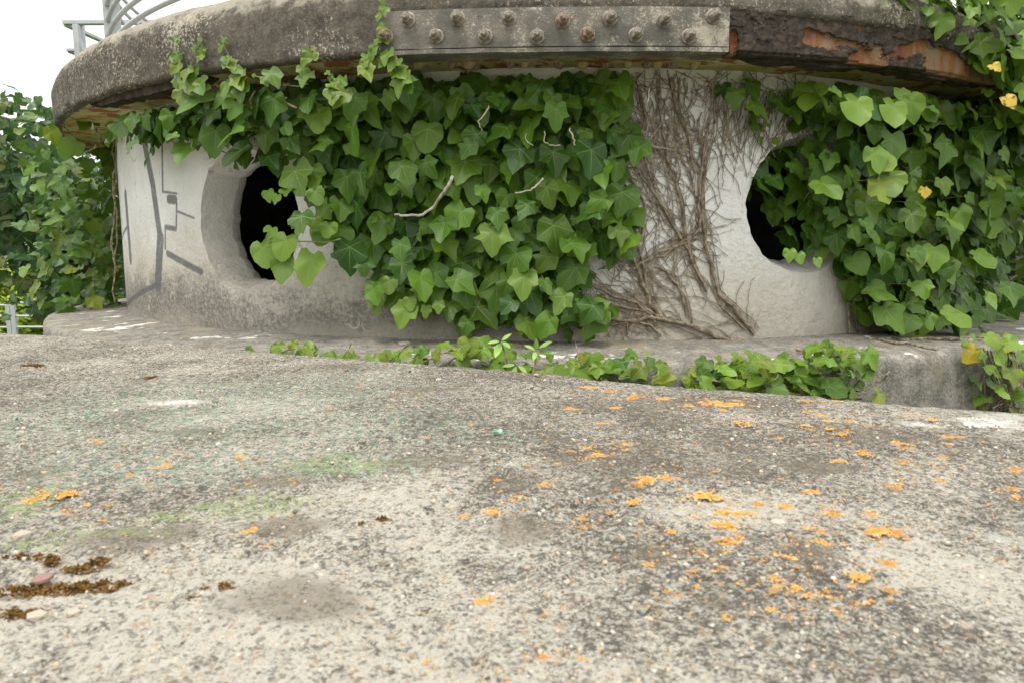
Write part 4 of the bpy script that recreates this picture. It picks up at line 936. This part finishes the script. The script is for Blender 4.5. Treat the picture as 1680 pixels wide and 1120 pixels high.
# 5 ivy spilling over the cap at the top right
iv = Ivy('ivy_overhang', at_y(1600, 60, 3.2), 'pale sunlit ivy spilling over the cap and its rail at top right', mat='yleaf')
wall_ivy(iv, [(1430,-25),(1720,-25),(1720,130),(1650,120),(1610,95),(1565,62),(1520,48),(1475,25),(1440,12)], [(-.16, -.06, .42), (-.06, .02, .42), (.0, .06, .45), (.06, .14, .55), (.14, .22, .9)], (.045, .088), HT + ['ivy'], (.3, .95), .003, R0=RC - .06, zmax=99, tilt=(15, 70), spread=.9)
wall_ivy(iv, [(1600,85),(1720,80),(1720,230),(1650,200),(1625,140)], [(.02, .07, .45), (.06, .12, .5), (.12, .22, .7)], (.05, .092), HT, (.35, 1), .003, R0=RC - .04, zmax=99, tilt=(5, 60), spread=.8)
for px, py, w, ye, sp in ((1652,162,.045,.8,1),(1630,108,.034,.7,.6)):
    iv.leaf(on_cyl(px, py, RC + .2), (-.2, -.8, .5), (.5, 0, -1), w, 'heart', .9, ye, sp, 6)
iv.finish(300)
# 6, 7 ivy growing up out of the gap in front of the ledge
def front_of_ledge(iv, poly, size, tint, yellow, kinds, layers=((.0, .05, .55), (.05, .11, .65))):
    r = iv.rnd; pol = []
    for px, py in poly:
        p = on_cyl(px, py, RL + .06); pol.append((th_of(p)*RL, p.z))
    for o0, o1, dm in layers:
        for u, z in poisson(pol, dm*size[1], 6000, r):
            th = u/RL; w = r.uniform(*size)*(.6 if r.random() < .2 else 1); p = cyl(th, z, RL + r.uniform(o0, o1)); a = R_(r.uniform(15, 75))
            n = Vector((math.sin(th)*math.cos(a) + r.gauss(0, .35), -math.cos(th)*math.cos(a), math.sin(a))); y_ = r.random() < yellow
            iv.leaf(p, n, Vector((r.gauss(0, .9), -.4, -.6)), w, r.choice(kinds), r.uniform(*tint), r.uniform(.5, .95) if y_ else r.random()**3*.2, 1.0 if y_ and r.random() < .5 else 0, prio=o1*5)
    x0, x1 = min(p[0] for p in poly), max(p[0] for p in poly); ym = max(p[1] for p in poly)
    for k in range(int((x1 - x0)/22)):
        x = r.uniform(x0, x1); pts = []; y = r.uniform(ym - 50, ym - 5); a = r.gauss(0, .5)
        for j in range(7): pts.append(on_cyl(x, y, RL + r.uniform(.02, .10)) - iv.loc); x += 9*math.cos(a); y -= 7*math.sin(a) + r.uniform(-2, 2); a += r.gauss(0, .3)
        iv.stems.tube(pts, r.uniform(.001, .0022), 4)
iv = Ivy('ivy_strip', cyl(-.05, ZL - .2, RL + .05), 'low strip of ivy sprouting from the gap below the middle of the ledge', mat='yleaf')
front_of_ledge(iv, [(425,573),(470,562),(520,575),(560,582),(600,585),(650,575),(700,570),(760,565),(850,580),(930,585),(1000,590),(1040,580),(1065,575),(1090,600),(1100,640),(900,640),(600,600),(430,580)], (.022, .075), (.1, .85), .012, MD, ((.0, .04, .40), (.03, .08, .5), (.07, .13, .7)))
iv.finish(300, 'stem', 'runners')
iv = Ivy('ivy_strip', cyl(.35, ZL - .2, RL + .05), 'low clump of ivy at the ledge below the right-hand opening', mat='yleaf')
front_of_ledge(iv, [(1130,625),(1150,598),(1200,590),(1230,585),(1270,590),(1330,590),(1345,565),(1370,562),(1385,575),(1420,575),(1432,590),(1415,630),(1400,660),(1130,650)], (.022, .07), (.15, .95), .006, MD, ((.0, .04, .40), (.03, .08, .5), (.07, .13, .7)))
iv.finish(300, 'stem', 'runners')
# 8 ivy down the right end of the ledge
iv = Ivy('ivy_trail', cyl(.95, ZL - .2, RL + .05), 'small leaved ivy trail hanging down the right end of ledge', mat='yleaf')
front_of_ledge(iv, [(1600,560),(1625,552),(1680,560),(1690,680),(1650,690),(1630,660),(1615,600)], (.03, .07), (.35, 1), .008, MD, ((.0, .04, .6), (.03, .08, .8)))
for k in range(26):
    r = iv.rnd; x0 = r.uniform(1612, 1690); mb = iv.stems; pts = []
    for j in range(6): pts.append(on_cyl(x0 + r.uniform(-7, 7) + j*r.uniform(-2, 3), 575 + j*22, RL + r.uniform(.004, .03)) - iv.loc)
    mb.tube(pts, r.uniform(.0012, .003), 5)
iv.finish(300, 'stem', 'hanging_roots')
# 9 ivy down the far left side of the drum
iv = Ivy('ivy_column', at_y(150, 500, 3.6), 'ivy column in yellow and green hugging the left side of drum', mat='yleaf')
vol_ivy(iv, [(105,215),(150,205),(190,200),(192,380),(190,510),(150,500),(120,470),(105,380),(100,300),(120,260)], 3.35, 4.0, 6, (.05, .10), MD, (.0, .6), .01, face=(-.15, -.75, .55), dmin=.62)
vol_ivy(iv, [(92,200),(190,190),(200,225),(150,250),(110,235)], 3.0, 3.2, 1, (.06, .12), MD, (.45, 1), .12, dmin=.75)
for pts in ([(160,210),(165,230),(150,245),(140,255)], [(98,200),(108,212),(118,222),(125,240)], [(188,225),(186,300),(188,400),(189,515)], [(190,230),(188,330),(190,470)]):
    mb = MB(); P = [at_y(px, py, 3.02 if pts[0][0] < 180 else 3.25) for px, py in pts]; Q = []
    for i in range(len(P) - 1):
        for k in range(6): Q.append(P[i].lerp(P[i + 1], k/6) + Vector((random.gauss(0, .006), random.gauss(0, .006), 0)) - iv.loc)
    mb.tube(Q, .0035, 6); mb.build('stem', M['stem'], iv.root)
iv.finish(300)
# 10 ivy clad tree at the left
iv = Ivy('ivy_tree', (at_y(125, 400, 5.4).x, 5.4, 0), 'tall dark ivy-clad tree beside the turret at the left picture edge', 'tree', mat='bleaf')
mb = MB(); b = Vector((0, 0, 0)); tip = at_y(40, 210, 5.4) - iv.loc; mid = at_y(120, 420, 5.4) - iv.loc
mb.tube([b, mid*.5, mid, (mid + tip)*.5, tip], [.16, .13, .10, .06, .015], 9); mb.build('trunk', M['bark'], iv.root)
for e in ((100,230),(60,330),(130,330),(-40,260),(-60,380),(90,440)):
    mb = MB(); q = at_y(e[0], e[1], 5.2 + random.uniform(-.3, .3)) - iv.loc; st = mid + (tip - mid)*random.uniform(-.2, .5); mb.tube([st, (st + q)/2 + Vector((0, 0, .08)), q], [.04, .025, .008], 6); mb.build('branch', M['bark'], iv.root)
PT = [(-160,330),(-120,250),(-40,240),(0,235),(25,215),(20,180),(45,160),(60,185),(80,170),(92,215),(110,260),(140,270),(175,330),(180,420),(170,500),(120,515),(95,505),(80,470),(78,440),(50,410),(10,372),(-60,360)]
vol_ivy(iv, PT, 4.7, 5.8, 10, (.065, .12), MD, (.02, .55), .001, face=(0, -.55, .75), dmin=.60, jit=.5, spread=.9)
vol_ivy(iv, [(-160,350),(-60,300),(30,270),(100,285),(150,300),(180,420),(172,505),(110,512),(88,470),(60,420),(0,372),(-80,370)], 5.8, 6.5, 6, (.09, .15), MD, (0, .2), 0, face=(0, -.7, .6), dmin=.5)  # inner core: shade inside the crown painted as a darker leaf tint
vol_ivy(iv, [(20,215),(15,175),(40,150),(70,165),(90,200)], 4.9, 5.2, 2, (.05, .09), MD, (.4, .8), .0, face=(0, -.5, .7), dmin=.8, jit=.7, spread=1)
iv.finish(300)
# small weeds and litter at the back of the ledge, left
iv = Ivy('ledge_weeds', at_y(150, 510, 3.55), 'pale leafy weeds at the back of the ledge, left of the drum', 'weeds', mat='yleaf')
vol_ivy(iv, [(118,510),(140,480),(165,490),(188,488),(188,512)], 3.4, 3.6, 2, (.05, .09), MD, (.4, 1), .05, dmin=.8, jit=.6)
iv.finish(60)

# ------------------------------------------------------------------ dead vine net on the bare wall
vine = tag(empty('dead_vine', cyl(.2, ZL, RD)), 'net of dead brown ivy stems clinging to the bare white wall', 'vine'); VL = vine.location.copy()
vr = random.Random(4)
def wtube(mb, pts, rad, off=.004, n=5, jit=1.0, sub=3):
    q = []
    for i in range(len(pts) - 1):
        for k in range(sub):
            f = k/sub; q.append((pts[i][0]*(1 - f) + pts[i + 1][0]*f, pts[i][1]*(1 - f) + pts[i + 1][1]*f))
    q.append(pts[-1]); m = len(q)
    P = [on_cyl(x + vr.gauss(0, jit), y + vr.gauss(0, jit), RD + off + rad*.4 + vr.uniform(0, .003)) - VL for x, y in q]
    mb.tube(P, [rad*(1.0 - .45*i/m)*vr.uniform(.85, 1.15) for i in range(m)], n)
MAIN = [([(1345,580),(1310,573),(1240,564),(1190,557),(1145,540),(1100,525),(1060,520),(1030,527),(998,522)], .0085), ([(1238,547),(1225,530),(1205,505),(1180,482),(1165,432),(1152,360),(1148,300)], .0065),
 ([(1085,520),(1068,500),(1060,475),(1045,440),(1030,398)], .0075), ([(1100,525),(1085,520),(1055,505),(1020,490),(985,475),(955,460)], .005), ([(1160,480),(1140,440),(1130,400),(1120,340),(1110,300),(1095,260),(1085,200),(1082,130)], .005),
 ([(1150,380),(1145,340),(1150,280),(1165,200),(1170,135)], .005), ([(1135,420),(1110,380),(1080,330),(1040,270),(1020,220),(1002,180)], .0045), ([(1060,470),(1050,400),(1060,340),(1040,300),(1012,250)], .0045),
 ([(1090,420),(1110,400),(1140,385),(1160,360)], .004), ([(1040,440),(1080,415),(1120,400),(1145,390)], .004), ([(1075,530),(1060,510),(1000,500),(950,495)], .004), ([(1028,550),(1032,525),(1045,500)], .003), ([(950,380),(953,420),(947,470)], .004),
 ([(1082,548),(1070,535),(1050,528),(1000,533)], .004), ([(1130,520),(1118,480),(1100,450),(1075,440)], .004), ([(1225,540),(1200,520),(1182,500)], .0025), ([(1100,130),(1110,180),(1130,230),(1140,280)], .005), ([(1050,140),(1060,190),(1050,240),(1070,300)], .004)]
for pts, rad in MAIN:
    mb = MB(); wtube(mb, pts, rad, .006, 7, 1.3); mb.build('stem', M['stem'], vine)
mb = MB()
def strand(x, y, ang, L, rad, bend=0.0, wig=.22):
    pts = [(x, y)]; a = ang
    for k in range(int(L/9)):
        a += vr.gauss(0, wig) + bend; x += 9*math.sin(a); y += 9*math.cos(a)
        if y < 108 or y > 560 or math.hypot((x - 1322)/72, (y - 337)/98) < 1.05: break
        pts.append((x, y))
    if len(pts) > 1: wtube(mb, pts, rad*.8, .002, 4, .5, 1)
    return pts
for k in range(62):                                   # tangle below the cap
    x = vr.gauss(1105, 38); y = vr.uniform(126, 250); a = (1115 - x)/130 + vr.gauss(0, .45); strand(x, y, a, vr.uniform(50, 170), vr.uniform(.0014, .0034))
for k in range(150): x = vr.uniform(1000, 1330); strand(x, vr.uniform(112, 150), vr.gauss(0, .9), vr.uniform(20, 60), vr.uniform(.001, .002))
for k in range(48):                                   # horizontal crossings and left fan
    x = vr.uniform(990, 1060); y = vr.uniform(170, 350); strand(x, y, vr.gauss(1.0, .35), vr.uniform(50, 130), vr.uniform(.0013, .0030))
for k in range(95):                                   # right fan, converging downwards
    f = vr.random(); x = 1175 + 170*f; y = vr.uniform(140, 200); tx = 1165 + 60*f + vr.gauss(0, 10); strand(x, y, math.atan2(tx - x, 150) + vr.gauss(0, .16), vr.uniform(50, 150)*(1 - .35*f), vr.uniform(.0011, .0024), 0, .14)
for k in range(45):                                    # over the right opening
    x = vr.uniform(1270, 1400); strand(x, vr.uniform(180, 225), vr.gauss(.1, .4), vr.uniform(20, 55), vr.uniform(.001, .002))
for pts, rad in MAIN:                                  # thin stems running along the thick ones
    for k in range(3):
        ox, oy = vr.gauss(0, 7), vr.gauss(0, 6); wtube(mb, [(x + ox + vr.gauss(0, 3), y + oy + vr.gauss(0, 3)) for x, y in pts], vr.uniform(.0014, .003), .003, 4, 1.0, 2)
for pts, rad in MAIN:                                  # rootlets leaving the main stems
    for k in range(16):
        i = vr.randrange(len(pts) - 1); f = vr.random(); x = pts[i][0]*(1 - f) + pts[i + 1][0]*f; y = pts[i][1]*(1 - f) + pts[i + 1][1]*f
        d = math.atan2(pts[i + 1][0] - pts[i][0], pts[i + 1][1] - pts[i][1]); strand(x, y, d + vr.choice((-1, 1))*vr.uniform(.25, .9), vr.uniform(25, 100), vr.uniform(.0010, .0024))
for k in range(45): strand(vr.uniform(1000, 1160), vr.uniform(330, 420), vr.gauss(0, .6), vr.uniform(30, 110), vr.uniform(.0011, .0024))
for k in range(60): strand(vr.uniform(945, 1060), vr.uniform(420, 520), vr.gauss(1.15, .35), vr.uniform(40, 120), vr.uniform(.0013, .0028))
tag(mb.build('rootlets', M['stem'], vine), kind='stuff')
for pts, rad in (([(1060,230),(1067,190),(1063,160),(1066,135)], .0025), ([(1065,232),(1040,200),(1028,165)], .003), ([(1062,234),(1088,197)], .0025), ([(1060,235),(1080,243),(1110,247)], .0025), ([(955,370),(948,430),(944,500)], .0035)):
    mb = MB(); wtube(mb, pts, rad, .02, 6, .6); mb.build('pale_twig', M['twig'], vine)
# stems by the right end of the wall, running out over the ledge
st = tag(empty('ivy_root', on_cyl(1400, 540, RD)), 'thin brown ivy roots running down the wall onto the ledge at right', 'root'); SLc = st.location.copy()
for pts, rad in (([(1392,440),(1396,480),(1405,520),(1410,545),(1425,556)], .007), ([(1385,450),(1392,500),(1394,548)], .004), ([(1426,520),(1422,550)], .004)):
    mb = MB(); mb.tube([on_cyl(px, py, RD + .015) - SLc for px, py in pts], rad, 6); mb.build('stem', M['stem'], st)
for pts in ([(1425,556),(1480,562),(1520,570),(1545,575)], [(1440,556),(1500,556),(1560,556),(1620,552),(1650,556)], [(1310,573),(1360,582),(1410,588)]):
    mb = MB(); q = []
    for i in range(len(pts) - 1):
        for k in range(5): f = k/5; q.append((pts[i][0]*(1 - f) + pts[i+1][0]*f + vr.gauss(0, 2), pts[i][1]*(1 - f) + pts[i+1][1]*f + vr.gauss(0, 1)))
    mb.tube([at_z(px, py, ZL + .012) - SLc for px, py in q], [.0055*(1 - .6*i/len(q)) for i in range(len(q))], 6); mb.build('stem', M['stem'], st)

# ------------------------------------------------------------------ sapling in the gap
sp_ = tag(empty('sapling', cyl(-.05, ZL - .25, RL + .13)), 'young sapling with fresh pale oval leaflets in front of the ledge', 'sapling'); sl = sp_.location.copy()
def leaflet(p, d, L, up):
    d = d.normalized(); n = (up - d*up.dot(d)).normalized(); x = d.cross(n); V = []
    for i, (t, w) in enumerate(((0, .02), (.2, .15), (.45, .2), (.75, .14), (1, .0))):
        for sgn in (-1, 0, 1): V.append(p + d*L*t + x*L*w*sgn - n*L*(.10*t*t - .06*abs(sgn)*w*4))
    F = []
    for i in range(4):
        for k in range(2): a = i*3 + k; F.append((a, a + 1, a + 4, a + 3))
    m = MB(); m.add([v - sl for v in V], F); m.build('leaflet', M['sap'], sp_)
yd = cyl(-.05, 0, RL + .13).y
for base, top, tips in (((832,615),(822,560),((800,562),(815,550),(832,552),(838,570),(812,585))), ((868,618),(880,575),((860,565),(880,560),(905,558),(908,578),(875,590),(893,566))), ((845,625),(848,598),((822,600),(838,622),(866,612),(855,628)))):
    a, b = at_y(*base, yd), at_y(*top, yd); mb = MB(); mb.tube([a - sl - Vector((0, 0, .05)), (a + b)/2 - sl + Vector((.006, 0, 0)), b - sl], [.003, .0025, .0018], 6); mb.build('stem', M['stem'], sp_)
    for t in tips: q = at_y(*t, yd - random.uniform(0, .05)); d = q - b; leaflet(b + d*.12, d, max(.03, d.length*.85), Vector((0, -.6, .8)))

# ------------------------------------------------------------------ background at the left: fence, hedges
fence = tag(empty('metal_fence', (-9.2, 12, 0)), 'grey galvanised post and rail fence in the garden at far left', 'fence'); fl = fence.location.copy()
for px, w, top in ((13, .075, 501), (20.5, .075, 496)):
    a = at_y(px, top, 12); mb = MB(); mb.box((a.x - fl.x, 0, a.z/2), (w, .05, a.z)); mb.build('post', M['galv'], fence)
for (x0, x1, y) in ((-60, 12, 501), (-60, 12, 519), (-60, 12, 537), (21, 74, 518.5), (21, 74, 536.5), (21, 74, 497)):
    a, b = at_y(x0, y, 12), at_y(x1, y, 12); mb = MB(); mb.cyl((a.x - fl.x, 0, a.z), (b.x - fl.x, 0, b.z), .018, n=8); mb.build('rail', M['galv'], fence)
def hedge(name, px, y, w, h, label, mat, N, seed, s=.09):
    r = np.random.default_rng(seed); c = at_y(px, 500, y); o = tag(empty(name, (c.x, y, 0)), label, 'hedge', 'hedges behind the fence'); V = []; F = []; k = 0
    lob = [(r.uniform(-w/2, w/2), r.uniform(-.5, .5), r.uniform(.3, .72)*h, r.uniform(.25, .42)*h) for _ in range(int(6 + w*2))]
    for i in range(N):
        lx, ly, lz, lr = lob[r.integers(len(lob))]; d = r.normal(size=3); d /= np.linalg.norm(d); q = np.array([lx, ly, lz]) + d*lr*(.75 + .25*r.random()); q[2] = max(.02, q[2])
        a = r.normal(size=3); a /= np.linalg.norm(a); b = np.cross(a, d + r.normal(0, .4, 3)); b /= np.linalg.norm(b); s1 = s*r.uniform(.5, 1.1)
        V += [q - a*s1, q + b*s1*.5, q + a*s1, q - b*s1*.5]; F.append((k, k + 1, k + 2, k + 3)); k += 4
    tag(obj('foliage', mesh_np('foliage', V, F, False), M[mat], o), kind='stuff')
    mb = MB()
    for lx, ly, lz, lr in lob: mb.tube([(lx*.5, ly*.5, 0), (lx*.8, ly*.8, lz*.5), (lx, ly, lz)], [.05, .035, .01], 5)
    mb.build('branches', M['bark'], o)
hedge('hedge', 60, 13.2, 4.2, 1.25, 'bright yellow green hedge right behind the metal fence', 'hedge', 9000, 3)
hedge('hedge', -40, 14.5, 3.2, 2.0, 'taller lime green shrub behind the fence at the left edge', 'hedge', 8000, 4)
hedge('hedge', 60, 17.5, 5.0, 2.0, 'olive brown shrub farther back behind the lime hedge', 'hedge2', 8000, 5)
